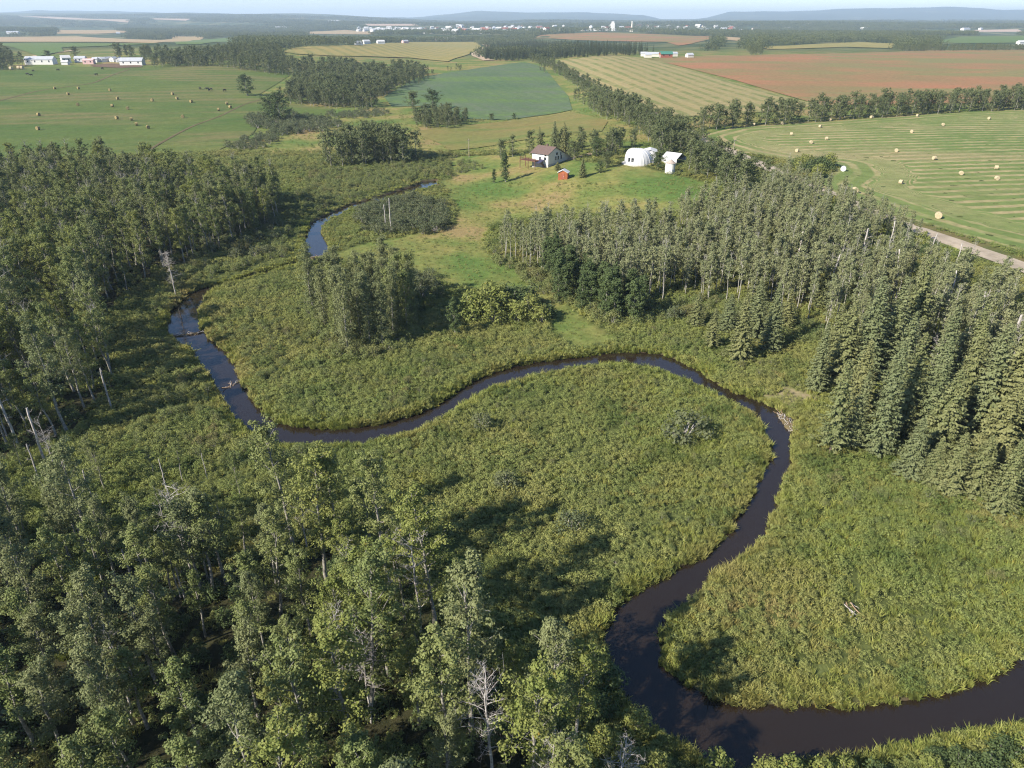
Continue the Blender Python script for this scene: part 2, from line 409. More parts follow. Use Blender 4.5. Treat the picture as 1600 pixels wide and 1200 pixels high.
FOREST_FLOOR = [
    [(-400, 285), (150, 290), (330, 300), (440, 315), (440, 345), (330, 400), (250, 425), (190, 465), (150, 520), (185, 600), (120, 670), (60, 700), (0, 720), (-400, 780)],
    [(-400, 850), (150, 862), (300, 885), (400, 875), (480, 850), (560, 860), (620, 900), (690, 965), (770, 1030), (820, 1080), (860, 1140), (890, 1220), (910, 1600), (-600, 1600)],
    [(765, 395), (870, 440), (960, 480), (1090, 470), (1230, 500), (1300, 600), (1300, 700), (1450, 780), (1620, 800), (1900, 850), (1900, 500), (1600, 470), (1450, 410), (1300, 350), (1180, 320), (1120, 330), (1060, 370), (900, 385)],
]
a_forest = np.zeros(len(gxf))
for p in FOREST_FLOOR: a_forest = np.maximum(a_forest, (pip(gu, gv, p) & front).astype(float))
a_short = ((pip(gu, gv, SHORT) | pip(gu, gv, LAWN) | (gv < 240)) & front).astype(float)
a_far = sm(900, 1500, np.hypot(gxf, gyf))
a_mud = sm(-0.7, -0.1, gsd)
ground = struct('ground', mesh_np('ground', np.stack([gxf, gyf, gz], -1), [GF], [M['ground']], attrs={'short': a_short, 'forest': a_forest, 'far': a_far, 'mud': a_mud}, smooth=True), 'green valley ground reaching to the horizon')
keep = (gsd[GF] > -1.3).any(1)
wf = GF[keep]; used, inv = np.unique(wf, return_inverse=True)
creek = struct('creek_water', mesh_np('creek_water', np.stack([gxf[used], gyf[used], np.full(len(used), WATER_Z)], -1), [inv.reshape(-1, 4)], [M['water']]), 'dark brown winding creek')

# hills on the horizon
SKY = [(-900, 26), (-300, 24), (0, 23), (60, 20), (300, 23), (400, 25), (520, 27), (640, 28.5), (700, 24.5), (750, 21), (860, 22.5), (960, 23.5), (1005, 25), (1030, 30), (1046, 33), (1080, 31), (1105, 28), (1140, 21.5), (1250, 21), (1330, 18.5), (1400, 17), (1500, 17), (1560, 19), (1650, 20), (2000, 23), (2600, 26)]
def hills():
    us = np.linspace(-900, 2600, 420)
    su = np.interp(us, [p[0] for p in SKY], [p[1] for p in SKY])
    su = su - 0.25 * np.sin(us / 23) - 0.2 * np.sin(us / 9.0 + 1)
    prof = np.array([0, .12, .3, .52, .74, .9, 1.0, 1.0, .9, .6])
    ds = np.array([9800, 10600, 11300, 12000, 12700, 13400, 14000, 14800, 16500, 19000])
    V = []
    for k, (d, pr) in enumerate(zip(ds, prof)):
        x = (us - 800) / FPX * (d * CP)
        y = np.full_like(us, d)
        ztop = CAMZ + (30.0 - su) / FPX * 14000 * 1.12
        zb = hgt(x, y) - 6
        V.append(np.stack([x, y, zb + np.maximum(0, ztop - zb) * pr + 5 * np.sin(us / 31 + k * 1.7)], -1))
    V = np.concatenate(V); n = len(us)
    i = (np.arange(len(ds) - 1)[:, None] * n + np.arange(n - 1)[None, :]).ravel()
    F = np.stack([i, i + 1, i + n + 1, i + n], -1)
    m, nt, out = new_mat('wooded hills'); N = NT(nt)
    n1 = N.noise(N.pos(), 0.0016, 5, 0.6); n2 = N.noise(N.pos(), 0.008, 5, 0.7)
    c = N.ramp(n1, [(0.40, (0.040, 0.060, 0.030)), (0.60, (0.060, 0.078, 0.036)), (0.72, (0.16, 0.15, 0.08))])
    c = N.mix(1.0, c, N.ramp(n2, [(0.3, 0.6), (0.7, 1.3)]), 'MULTIPLY')
    N.principled(out, c, 0.95, 0.02)
    struct('hills', mesh_np('hills', V, [F], [m], smooth=True), 'long blue wooded hills on the skyline')
hills()

# ------------------------------------------------------------------ fields draped on the ground
def drape(name, poly_px, mat, spacing, off, label, line=None, world_poly=None):
    W = world_poly or [ground_at(u, v) for u, v in poly_px]
    W = np.array(W)
    pts = [];
    n = len(W)
    for i in range(n):
        a, b = W[i], W[(i + 1) % n]; k = max(1, int(np.linalg.norm(b - a) / spacing))
        for j in range(k): pts.append(a + (b - a) * j / k)
    pts = np.array(pts); nb = len(pts)
    # soften straight traced edges
    lo, hi = W.min(0), W.max(0)
    xs = np.arange(lo[0], hi[0], spacing); ys = np.arange(lo[1], hi[1], spacing)
    X, Y = np.meshgrid(xs, ys); X = X.ravel() + rng.uniform(-.2, .2, X.size) * spacing; Y = Y.ravel() + rng.uniform(-.2, .2, Y.size) * spacing
    ins = pip(X, Y, W.tolist())
    allp = np.concatenate([pts, np.stack([X[ins], Y[ins]], -1)])
    c0 = allp.mean(0)
    res = delaunay_2d_cdt([Vector(p - c0) for p in allp], [(i, (i + 1) % nb) for i in range(nb)], [], 1, 1e-4)
    V2 = np.array([(p.x, p.y) for p in res[0]]) + c0
    F = np.array([f for f in res[2] if len(f) == 3])
    z = hgt_full(V2[:, 0], V2[:, 1]) + off
    attrs = {}
    if line is not None: attrs['line'] = line(V2, W)
    return struct(name, mesh_np(name, np.column_stack([V2, z]), [F], [mat], attrs=attrs, smooth=True), label)
def edge_dist(V, W):
    d = np.full(len(V), 1e9)
    for a, b in zip(W, np.roll(W, -1, 0)):
        e = b - a; t = np.clip(((V - a) @ e) / (e @ e + 1e-9), 0, 1)
        d = np.minimum(d, np.linalg.norm(V - a - t[:, None] * e, axis=1))
    return d
def hay_line(V, W):
    d = edge_dist(V, W[[12, 13, 14, 15, 16, 17, 18, 0, 8, 9, 10, 11]] if False else W)
    along = V[:, 1] - 0.10 * V[:, 0] + 0.0004 * (V[:, 0] - 200) ** 2
    k = sm(14, 24, d)
    return d * (1 - k) + along * k
_a, _b = np.array(ground_at(1030, 96)), np.array(ground_at(1280, 165)); _d = _b - _a; SW_ANG = math.atan2(_d[0], -_d[1])
FM = {
    'hay': field_mat('cut hay field', (0.108, 0.155, 0.044), (0.140, 0.172, 0.056), (0.205, 0.190, 0.086), 0.3, 6.5, (0.320, 0.255, 0.135), 0.40, 0.012, use_attr=True),
    'stubble': field_mat('swathed field', (0.240, 0.205, 0.095), (0.265, 0.215, 0.100), None, 0, 11, (0.120, 0.145, 0.046), 0.42, 0.01, ang=SW_ANG),
    'brown': field_mat('red brown field', (0.285, 0.138, 0.072), (0.200, 0.142, 0.066), (0.165, 0.162, 0.064), 0.48, scale=0.010),
    'pasture': field_mat('grazed pasture', (0.062, 0.104, 0.026), (0.108, 0.132, 0.036), (0.140, 0.128, 0.052), 0.40, 17, (0.080, 0.110, 0.031), 0.5, scale=0.011, ang=1.9),
    'crop': field_mat('blue green crop', (0.072, 0.112, 0.055), (0.105, 0.130, 0.080), (0.098, 0.150, 0.046), 0.45, 9, (0.088, 0.128, 0.060), .5, scale=0.014, ang=.25),
    'meadow': field_mat('dry yellow meadow', (0.150, 0.150, 0.048), (0.185, 0.150, 0.055), (0.110, 0.140, 0.040), 0.3, scale=0.016),
    'tan': field_mat('tan stubble', (0.330, 0.235, 0.135), (0.300, 0.230, 0.120), None, scale=0.003),
    'green': field_mat('green far field', (0.095, 0.145, 0.045), (0.115, 0.150, 0.055), None, scale=0.004),
    'pale': field_mat('pale far field', (0.400, 0.300, 0.230), (0.370, 0.290, 0.200), None, scale=0.002),
    'wheat': field_mat('striped wheat', (0.270, 0.215, 0.075), (0.240, 0.205, 0.075), None, 0, 22, (0.165, 0.165, 0.055), 0.45, 0.004, ang=math.radians(20)),
}
drape('hay_field', HAY, FM['hay'], 3.0, 0.10, 'mown green hay field with tan swath lines and round bales', hay_line)
drape('swathed_field', STUBBLE, FM['stubble'], 14, 0.30, 'straw coloured field ruled with green swath rows')
drape('brown_field', BROWN, FM['brown'], 20, 0.30, 'reddish brown harvested field with green patches')
drape('pasture_field', PASTURE, FM['pasture'], 12, 0.25, 'bright green sloping pasture below the white farmyard')
drape('crop_field', CROP, FM['crop'], 12, 0.25, 'blue green crop field on a low rise')
drape('dry_meadow', MEADOW2, FM['meadow'], 9, 0.25, 'yellowish meadow strip behind the house')
FM['bank'] = field_mat('bare earth bank', (0.30, 0.23, 0.15), (0.22, 0.19, 0.10), (0.15, 0.15, 0.06), .3, scale=.12)
drape('bare_bank', BANK, FM['bank'], 1.2, .03, 'bare tan earth bank at the sharp creek bend')
FM['verge'] = field_mat('rank verge grass', (0.115, 0.115, 0.040), (0.140, 0.110, 0.052), (0.085, 0.10, 0.034), .4, scale=.08)
drape('road_verge', [(1330, 312), (1400, 336), (1480, 361), (1600, 393), (1800, 452), (1800, 480), (1600, 411), (1480, 371), (1400, 343), (1330, 317)], FM['verge'], 3, .13, 'rank olive grass verge between gravel road and hay field')
_ln = {'tan': 'tan stubble field', 'green': 'green field', 'pale': 'pale tan field', 'wheat': 'golden striped field', 'brown': 'brown field'}
for i, (k, p) in enumerate(FAR_FIELDS):
    sp = 60 if min(q[1] for q in p) > 44 else 220
    drape('far_field', p, FM[k], sp, 0.8 if sp < 100 else 2.5, _ln[k] + ' far off among the woods')
#--NEXT--

# ------------------------------------------------------------------ plant prototypes (meshes shared by all copies)
def unit(v): return v / (np.linalg.norm(v, axis=-1, keepdims=True) + 1e-9)
def leaf_quads(C, Nrm, S, r, aspect=0.62, T=None):
    n = len(C)
    Nrm = unit(Nrm)
    if T is None: T = r.normal(size=(n, 3))
    T = unit(T - (T * Nrm).sum(1)[:, None] * Nrm); B = np.cross(Nrm, T)
    S = np.asarray(S)[:, None]
    V = np.stack([C - T * S * .5, C + B * S * .5 * aspect, C + T * S * .5, C - B * S * .5 * aspect], 1).reshape(-1, 3)
    F = np.arange(4 * n).reshape(n, 4)
    return V, F
def puff_leaves(P, R, k, size, r, up=0.5, flat=0.75):
    """k leaves spread through each puff (centres P, radii R)"""
    n = len(P)
    d = unit(r.normal(size=(n, k, 3))); rad = r.uniform(0.25, 1.0, (n, k, 1)) ** 0.6
    off = d * rad * np.asarray(R)[:, None, None]; off[..., 2] *= flat
    C = (P[:, None, :] + off).reshape(-1, 3)
    Nn = d.reshape(-1, 3) * 0.8 + np.array([0, 0, up]) + r.normal(size=(n * k, 3)) * 0.4
    S = size * r.uniform(0.65, 1.35, n * k)
    V, F = leaf_quads(C, Nn, S, r)
    pv = r.uniform(0, 1, n)
    lv = np.repeat(np.clip(np.repeat(pv, k) * 0.55 + r.uniform(0, .45, n * k), 0, 1), 4)
    return V, F, lv
def limb_path(base, az, el, L, r, n=5, lift=0.25):
    P = [np.array(base, float)]; d = np.array([math.cos(az) * math.cos(el), math.sin(az) * math.cos(el), math.sin(el)])
    for i in range(n - 1):
        d = unit(d + r.normal(size=3) * 0.12 + np.array([0, 0, lift * 0.3]))
        P.append(P[-1] + d * L / (n - 1))
    return np.array(P)
def join(parts):
    V, F, o = [], [], 0
    for v, f in parts: V.append(v); F.append(f + o); o += len(v)
    return np.concatenate(V), np.concatenate(F)

def gen_broadleaf(seed, H=15, cb=0.32, R=2.4, limbs=26, k=26, leaf=0.30, puffs=5, pr=0.62, r0=0.16, lean=0.02, bare=0.0, bushy=1.0):
    """trunk, limbs and leaf clumps of a poplar or aspen: returns (trunk mesh data, crown mesh data)"""
    r = np.random.default_rng(seed)
    n = 9; t = np.linspace(0, 1, n)
    tr = np.column_stack([np.cumsum(r.normal(0, lean, n)) * H * .25, np.cumsum(r.normal(0, lean, n)) * H * .25, t * H * 0.97])
    tr[0, :2] = 0; tr[0, 2] = -0.3
    rad = r0 * (1 - t) ** 0.8 + 0.02; rad[0] *= 1.35
    wood = [tube(tr, rad, 7)]
    PP, RR = [], []
    for i in range(limbs):
        h = cb + (1 - cb) * ((i + r.uniform(0, 1)) / limbs) ** 0.9 * 0.97
        p0 = np.array([np.interp(h, t, tr[:, j]) for j in range(3)])
        q = (h - cb) / (1 - cb)
        prof = (0.6 + 0.9 * q) if q < 0.45 else 1.0 - 0.55 * ((q - 0.45) / 0.55) ** 1.6
        L = R * prof * r.uniform(0.7, 1.25)
        el = math.radians(r.uniform(10, 42) + 28 * q)
        lp = limb_path(p0, i * 2.4 + r.uniform(-.5, .5), el, L, r)
        wood.append(tube(lp, np.linspace(0.045, 0.010, len(lp)) * (r0 / .16), 4))
        if q > 1 - bare:
            for _ in range(7):
                m0 = lp[r.integers(1, len(lp))]
                sp = limb_path(m0, r.uniform(0, 6.28), r.uniform(0, 1.0), L * .45, r, 3)
                wood.append(tube(sp, np.array([.016, .011, .006]), 3))
            continue
        for j in range(puffs):
            f = 0.25 + 0.75 * (j + 1) / puffs
            c = np.array([np.interp(f, np.linspace(0, 1, len(lp)), lp[:, jj]) for jj in range(3)])
            PP.append(c + r.normal(size=3) * np.array([.38, .38, .28]) * pr * 1.1); RR.append(pr * r.uniform(0.6, 1.2) * bushy * (1.05 - 0.35 * q))
    if bare <= 0:
        for j in range(4): PP.append(tr[-1] + r.normal(size=3) * 0.2 + np.array([0, 0, -0.35 * j])); RR.append(pr * .6)
    V, F, lv = puff_leaves(np.array(PP), np.array(RR), k, leaf, r)
    return join(wood), (V, F, lv)
def gen_spruce(seed, H=16, R=2.7, cb=0.03, step=0.36, sparse=1.0):
    r = np.random.default_rng(seed)
    t = np.linspace(0, 1, 8)
    tr = np.column_stack([r.normal(0, .03, 8), r.normal(0, .03, 8), t * H]); tr[0] = (0, 0, -.3)
    wood = [tube(tr, 0.20 * (1 - t) + 0.015, 6)]
    C, Nn, S, T, LV = [], [], [], [], []
    z = cb * H
    while z < H * 0.985:
        q = z / H
        L0 = R * (1 - q) ** 0.82 * (0.55 + 0.45 * min(1, q / 0.12)) + 0.12
        nb = int(np.clip(9 - 4 * q, 5, 9) * sparse)
        a0 = r.uniform(0, 6.28); z += step * r.uniform(.75, 1.2) * (1.1 - 0.35 * q)
        for b in range(nb):
            az = a0 + b * 6.283 / nb + r.uniform(-.25, .25); L = L0 * r.uniform(.72, 1.15)
            dr = np.array([math.cos(az), math.sin(az), 0]); sd_ = np.array([-dr[1], dr[0], 0])
            m = max(3, int(L / 0.20)); bv = r.uniform(0, 1); sag = r.uniform(.22, .42) * (1 - q * .9)
            for j in range(m):
                f = (j + 1) / m
                zc = z - L * sag * f + L * 0.16 * f ** 3
                c = dr * L * f + np.array([0, 0, zc])
                w = 0.40 * (1 - f * .7) * min(1, L / 1.6) + 0.08
                for s in (-1, 1):
                    C.append(c + sd_ * s * w * .55 + r.normal(size=3) * .04 + np.array([0, 0, -.05])); T.append(sd_ * s + dr * .9 + np.array([0, 0, -.25]))
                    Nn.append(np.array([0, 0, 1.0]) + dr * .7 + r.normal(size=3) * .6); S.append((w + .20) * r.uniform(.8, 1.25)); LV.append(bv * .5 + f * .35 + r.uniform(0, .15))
    for _ in range(8):
        C.append(np.array([0, 0, H * r.uniform(.965, 1.01)]) + r.normal(size=3) * .05); T.append(np.array([r.normal() * .3, r.normal() * .3, 1])); Nn.append(r.normal(size=3)); S.append(.4); LV.append(.8)
    V, F = leaf_quads(np.array(C), np.array(Nn), np.array(S), r, 0.5, np.array(T))
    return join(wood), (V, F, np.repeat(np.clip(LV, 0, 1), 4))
def gen_shrub(seed, H=2.6, R=1.6, n=42, k=18, leaf=0.20):
    r = np.random.default_rng(seed)
    d = unit(r.normal(size=(n, 3))); d[:, 2] = np.abs(d[:, 2])
    P = d * (r.uniform(.35, 1, (n, 1)) ** .5) * np.array([R * .82, R * .82, H * .72]) + np.array([0, 0, H * .16])
    P[:, :2] *= r.uniform(.85, 1.15, 2)
    V, F, lv = puff_leaves(P, np.full(n, R * .30) * r.uniform(.7, 1.3, n), k, leaf, r, .6)
    wood = []
    for i in range(9):
        q = P[i * 4 % n]
        wood.append(tube(np.array([[q[0] * .1, q[1] * .1, -.15], q * .55 + np.array([0, 0, .1]), q]), np.array([.045, .03, .012]), 4))
    return join(wood), (V, F, lv)
def gen_dead(seed, H=13, limbs=16, R=2.0, r0=0.13, top=1.0, el=(15, 50)):
    r = np.random.default_rng(seed)
    n = 9; t = np.linspace(0, 1, n)
    tr = np.column_stack([np.cumsum(r.normal(0, .03, n)) * H * .2, np.cumsum(r.normal(0, .03, n)) * H * .2, t * H]); tr[0] = (0, 0, -.3)
    wood = [tube(tr, r0 * (1 - t * top) ** 0.8 + 0.02, 7)]
    for i in range(limbs):
        h = r.uniform(.35, .99); p0 = np.array([np.interp(h, t, tr[:, j]) for j in range(3)])
        L = R * (1.25 - h * .6) * r.uniform(.5, 1.25)
        lp = limb_path(p0, r.uniform(0, 6.28), math.radians(r.uniform(*el)), L, r, 6, .12)
        wood.append(tube(lp, np.linspace(.036, .010, 6), 4))
        for _ in range(6):
            m0 = lp[r.integers(2, 6)]; l2 = L * r.uniform(.2, .5)
            sp = limb_path(m0, r.uniform(0, 6.28), r.uniform(-.1, 1.0), l2, r, 4, .1)
            wood.append(tube(sp, np.array([.016, .012, .009, .006]), 3))
            for _ in range(2): wood.append(tube(limb_path(sp[r.integers(1, 4)], r.uniform(0, 6.28), r.uniform(-.1, 1.0), l2 * .5, r, 3, .1), np.array([.009, .007, .005]), 3))
    return join(wood), None
def gen_herb(seed, H=1.08, R=0.70, n=20, k=20, leaf=0.115):
    r = np.random.default_rng(seed)
    d = unit(r.normal(size=(n, 3))); d[:, 2] = np.abs(d[:, 2])
    P = d * (r.uniform(.3, 1, (n, 1)) ** .5) * np.array([R, R, H * .8]) + np.array([0, 0, H * .1])
    return None, puff_leaves(P, np.full(n, R * .33), k, leaf, r, .9)
def gen_tuft(seed, H=0.62, R=0.6, n=110):
    r = np.random.default_rng(seed)
    a = r.uniform(0, 6.28, n); rr = R * np.sqrt(r.uniform(0, 1, n)); b = np.column_stack([rr * np.cos(a), rr * np.sin(a), np.full(n, -.05)])
    ln = np.column_stack([r.normal(0, .32, n), r.normal(0, .32, n), np.ones(n)]) * (H * r.uniform(.6, 1.15, n))[:, None]
    mid = b + ln * .55; tip = b + ln + np.column_stack([ln[:, 0], ln[:, 1], -np.abs(ln[:, 0]) * .4]) * .5
    w = unit(np.column_stack([-np.sin(a + 1), np.cos(a + 1), np.zeros(n)])) * .035
    V = np.stack([b - w, b + w, mid + w * .9, mid - w * .9, tip], 1).reshape(-1, 3)
    i = np.arange(n) * 5
    lv = np.repeat(r.uniform(0, 1, n), 5)
    return None, (V, np.stack([i, i + 1, i + 2, i + 3], -1), lv, np.stack([i + 3, i + 2, i + 4], -1))
def gen_far_clump(seed, spruce=False, n=13, W=26):
    r = np.random.default_rng(seed); PP, RR = [], []
    V_, F_, L_, o = [], [], [], 0
    for i in range(n):
        x, y = (i % 4 - 1.5) * W / 4 + r.uniform(-3, 3), (i // 4 - 1.5) * W / 4 + r.uniform(-3, 3); H = r.uniform(9, 14.5)
        if spruce and r.uniform() < .7:
            m = 60; q = r.uniform(0, 1, m) ** .8; a = r.uniform(0, 6.28, m); rad = 2.4 * (1 - q) + .1
            C = np.column_stack([x + rad * np.cos(a), y + rad * np.sin(a), q * H * 1.15]); Nn = np.column_stack([np.cos(a), np.sin(a), np.full(m, .9)])
            v, f = leaf_quads(C, Nn, 1.5 * (1.2 - q), r); lv = np.repeat(r.uniform(0, 1, m), 4)
        else:
            m = 9; P = np.column_stack([x + r.normal(0, 1.0, m), y + r.normal(0, 1.0, m), H * r.uniform(.3, .95, m)])
            v, f, lv = puff_leaves(P, np.full(m, 1.35), 9, 1.15, r, .5, 1.0)
        V_.append(v); F_.append(f + o); L_.append(lv); o += len(v)
    return None, (np.concatenate(V_), np.concatenate(F_), np.concatenate(L_))

class Proto:
    def __init__(s, name, data, wood_mat, leaf):
        wood, crown = data
        s.trunk = mesh_np(name + ' trunk', wood[0], [wood[1]], [wood_mat]) if wood is not None else None
        s.crown = None
        if crown is not None:
            fs = [crown[1]] + ([crown[3]] if len(crown) > 3 else [])
            s.crown = mesh_np(name + ' crown', crown[0], fs, [leaf], attrs={'lv': crown[2]})
        # joined form for the uncountable rest
        if wood is not None and crown is not None:
            V = np.concatenate([wood[0], crown[0]]); F = np.concatenate([wood[1], crown[1] + len(wood[0])])
            mi = np.concatenate([np.zeros(len(wood[1])), np.ones(len(crown[1]))])
            lv = np.concatenate([np.zeros(len(wood[0])), crown[2]])
            s.whole = mesh_np(name + ' whole', V, [F], [wood_mat, leaf], mi, {'lv': lv})
        else: s.whole = s.crown or s.trunk
        s.H = max(v.co.z for v in s.whole.vertices)

def spruce_set(): return [Proto('spruce', gen_spruce(80 + i, H, R, cb, st, sp), M['sprucebark'], M['spruce'] if i % 3 else M['spruce_b']) for i, (H, R, cb, st, sp) in enumerate([(16, 3.5, .03, .36, 1.0), (17, 3.0, .06, .40, .9), (14, 3.4, .02, .33, 1.0), (15, 2.6, .10, .38, 1.0), (16.5, 3.2, .14, .44, .8), (15, 3.7, .04, .37, .95), (17, 2.7, .05, .34, 1.0)])]
PR = {
    'poplar': [Proto('poplar', gen_broadleaf(10 + i, H, cb, R, lm, int(k * 1.5), 0.20, 5, 0.70, 0.17, 0.035, bare), M['bark'], M['poplar_y'] if i in (3,) else M['poplar_g'] if i in (1, 5) else M['poplar'])
               for i, (H, cb, R, lm, k, bare) in enumerate([(15, .25, 3.0, 24, 40, 0), (16, .32, 2.7, 22, 38, .0), (14, .20, 3.2, 24, 40, .0), (15, .28, 2.9, 24, 38, 0), (16.5, .30, 2.8, 24, 38, .2), (13, .36, 2.6, 18, 36, .0), (12, .42, 2.3, 14, 34, 0)])],
    'aspen': [Proto('aspen', gen_broadleaf(40 + i, H, cb, R, lm, 24, 0.25, 4, 0.58, 0.10, 0.03, bare), M['aspenbark'], M['aspen'])
              for i, (H, cb, R, lm, bare) in enumerate([(13, .36, 1.5, 22, 0), (14, .44, 1.4, 20, 0), (12, .28, 1.6, 22, 0), (14.5, .5, 1.4, 18, .3), (11, .22, 1.5, 22, 0), (13.5, .33, 1.3, 22, .12), (12.5, .4, 1.7, 20, 0)])],
    'dark': [Proto('dark tree', gen_broadleaf(60 + i, H, .08, R, 28, 28, 0.30, 5, 0.72, 0.14), M['bark'], M['darkleaf']) for i, (H, R) in enumerate([(9, 2.0), (8, 2.2), (10, 1.9)])],
    'spruce': spruce_set(),
    'shrub': [Proto('willow', gen_shrub(100 + i, H, R), M['deadwood'], M['willow']) for i, (H, R) in enumerate([(2.6, 1.7), (2.2, 1.5), (3.0, 1.6), (2.0, 1.8)])],
    'grove': [Proto('grove poplar', gen_broadleaf(90 + i, H, .05, R, 40, 34, .22, 5, .78, .16, .02), M['bark'], M['poplar_g'] if i != 1 else M['poplar']) for i, (H, R) in enumerate([(14.5, 1.9), (13, 2.1), (15.5, 1.8)])],
    'round': [Proto('round tree', gen_broadleaf(70 + i, 10, .06, 4.0, 26, 34, .34, 5, 1.0, .16), M['bark'], M['darkleaf'] if i else M['fartree']) for i in range(3)],
    'thicket': [Proto('thicket', gen_shrub(120 + i, H, R, 40, 26, .14), M['bark'], M['thicket']) for i, (H, R) in enumerate([(1.9, 1.35), (1.6, 1.2), (2.2, 1.3), (1.5, 1.5)])],
    'bush': [Proto('leafy bush', gen_shrub(110 + i, H, R, 46, 20, .22), M['bark'], M['darkleaf'] if i % 2 else M['poplar_y']) for i, (H, R) in enumerate([(2.8, 1.5), (2.4, 1.6), (3.2, 1.5), (2.2, 1.7)])],
    'dead': [Proto('dead tree', gen_dead(130 + i, H, lm, R), M['deadwood'], None) for i, (H, lm, R) in enumerate([(14, 30, 2.5), (13, 24, 2.2), (15, 34, 2.6)])],
    'snag': [Proto('snag', gen_dead(140 + i, H, lm, 1.0, .12, .35), M['deadwood'], None) for i, (H, lm) in enumerate([(9, 2), (7, 3), (11, 4)])],
    'deadspruce': [Proto('dead spruce', gen_dead(150, 11, 70, 1.7, .15, 1.0, (-35, 0)), M['deadwood'], None)],
    'herb': [Proto('herb', gen_herb(160 + i), None, M['herb']) for i in range(5)],
    'tuft': [Proto('tuft', gen_tuft(170 + i), None, M['grass']) for i in range(4)],
    'fartree': [Proto('far tree', gen_broadleaf(180 + i, 11.5, .10, 3.4, 15, 22, .48, 4, 1.15, .13), M['bark'], M['fartree']) for i in range(4)],
    'farspruce': [Proto('far spruce', gen_spruce(190 + i, 14, 2.5, .03, .75), M['sprucebark'], M['farspruce']) for i in range(2)],
    'farclump': [Proto('far clump', gen_far_clump(200 + i), None, M['fartree']) for i in range(4)],
    'farclumps': [Proto('far spruce clump', gen_far_clump(210 + i, True), None, M['farspruce']) for i in range(3)],
}

def scatter(name, items, label, protos, zmax=None):
    """ONE object of kind stuff that spreads many alike plants over the ground; items: x, y, z, tilt, rz, scale, proto index"""
    if not len(items): return
    A = np.array(items, float)
    me = bpy.data.meshes.new(name); me.vertices.add(len(A)); me.vertices.foreach_set('co', A[:, :3].astype(np.float32).ravel())
    rot = np.column_stack([A[:, 3], np.zeros(len(A)), A[:, 4]]); scl = np.repeat(A[:, 5:6], 3, 1)
    if zmax: scl[:, 2] = np.minimum(scl[:, 2], zmax)
    for nm, dat in (('rot', rot), ('scl', scl)):
        a = me.attributes.new(nm, 'FLOAT_VECTOR', 'POINT'); a.data.foreach_set('vector', dat.astype(np.float32).ravel())
    a = me.attributes.new('idx', 'INT', 'POINT'); a.data.foreach_set('value', A[:, 6].astype(np.int32))
    src = bpy.data.collections.new(name + ' plants')
    for i, p in enumerate(protos): src.objects.link(bpy.data.objects.new('%s plant %02d' % (name, i), p.whole))
    ng = bpy.data.node_groups.new(name, 'GeometryNodeTree')
    ng.interface.new_socket('Geometry', in_out='INPUT', socket_type='NodeSocketGeometry'); ng.interface.new_socket('Geometry', in_out='OUTPUT', socket_type='NodeSocketGeometry')
    N = ng.nodes; L = ng.links
    gi, go, iop, ci = N.new('NodeGroupInput'), N.new('NodeGroupOutput'), N.new('GeometryNodeInstanceOnPoints'), N.new('GeometryNodeCollectionInfo')
    ci.inputs['Collection'].default_value = src; ci.inputs['Separate Children'].default_value = True; ci.inputs['Reset Children'].default_value = True
    iop.inputs['Pick Instance'].default_value = True
    L.new(gi.outputs[0], iop.inputs['Points']); L.new(ci.outputs[0], iop.inputs['Instance'])
    for nm, dt, sock in (('rot', 'FLOAT_VECTOR', 'Rotation'), ('scl', 'FLOAT_VECTOR', 'Scale'), ('idx', 'INT', 'Instance Index')):
        na = N.new('GeometryNodeInputNamedAttribute'); na.data_type = dt; na.inputs['Name'].default_value = nm
        L.new(na.outputs['Attribute'], iop.inputs[sock])
    L.new(iop.outputs[0], go.inputs[0])
    o = obj(name, me); md = o.modifiers.new('scatter', 'NODES'); md.node_group = ng
    return tag(o, label, None, None, 'stuff')

# ------------------------------------------------------------------ where plants may stand
ROAD_PX = [(1800, 500), (1600, 418), (1480, 376), (1400, 347), (1300, 306), (1200, 262), (1120, 228), (1040, 190), (985, 160), (930, 128), (880, 104), (850, 96)]
ROAD = np.array([ground_at(u, v) for u, v in ROAD_PX])
def line_dist(x, y, W):
    d = np.full(np.shape(x), 1e9)
    for a, b in zip(W[:-1], W[1:]):
        e = b - a; t = np.clip(((x - a[0]) * e[0] + (y - a[1]) * e[1]) / (e @ e), 0, 1)
        d = np.minimum(d, np.hypot(x - a[0] - t * e[0], y - a[1] - t * e[1]))
    return d
KEEP_OUT = []                # (x, y, radius) round buildings
def keep(u, v, r):
    x, y = ground_at(u, v); KEEP_OUT.append((x, y, r))
for a in ((862, 255, 12), (880, 278, 5), (995, 252, 10), (1015, 249, 6), (1050, 250, 7), (1047, 268, 5), (855, 262, 9)): keep(*a)
for u in range(46, 232, 12): keep(u, 99, 16)
for a in ((845, 274, 6), (935, 262, 7), (900, 262, 7), (1058, 257, 6), (1040, 263, 4), (1063, 262, 5)): keep(*a)
def free(x, y, m=0.3):
    ok = water_sd(x, y) < -m
    ok &= line_dist(x, y, ROAD) > 7
    for a, b, r in KEEP_OUT: ok &= (x - a) ** 2 + (y - b) ** 2 > r * r
    return ok
def grid_points(poly, s):
    W = np.array([ground_at(u, max(v, 36)) for u, v in poly])
    lo, hi = W.min(0) - s, W.max(0) + s
    X, Y = np.meshgrid(np.arange(lo[0], hi[0], s), np.arange(lo[1], hi[1], s))
    X = X.ravel() + rng.uniform(-.45, .45, X.size) * s; Y = Y.ravel() + rng.uniform(-.45, .45, Y.size) * s
    return X, Y
PLANTS = []                  # kind, x, y, z, height factor, proto, stand index
STANDS = []
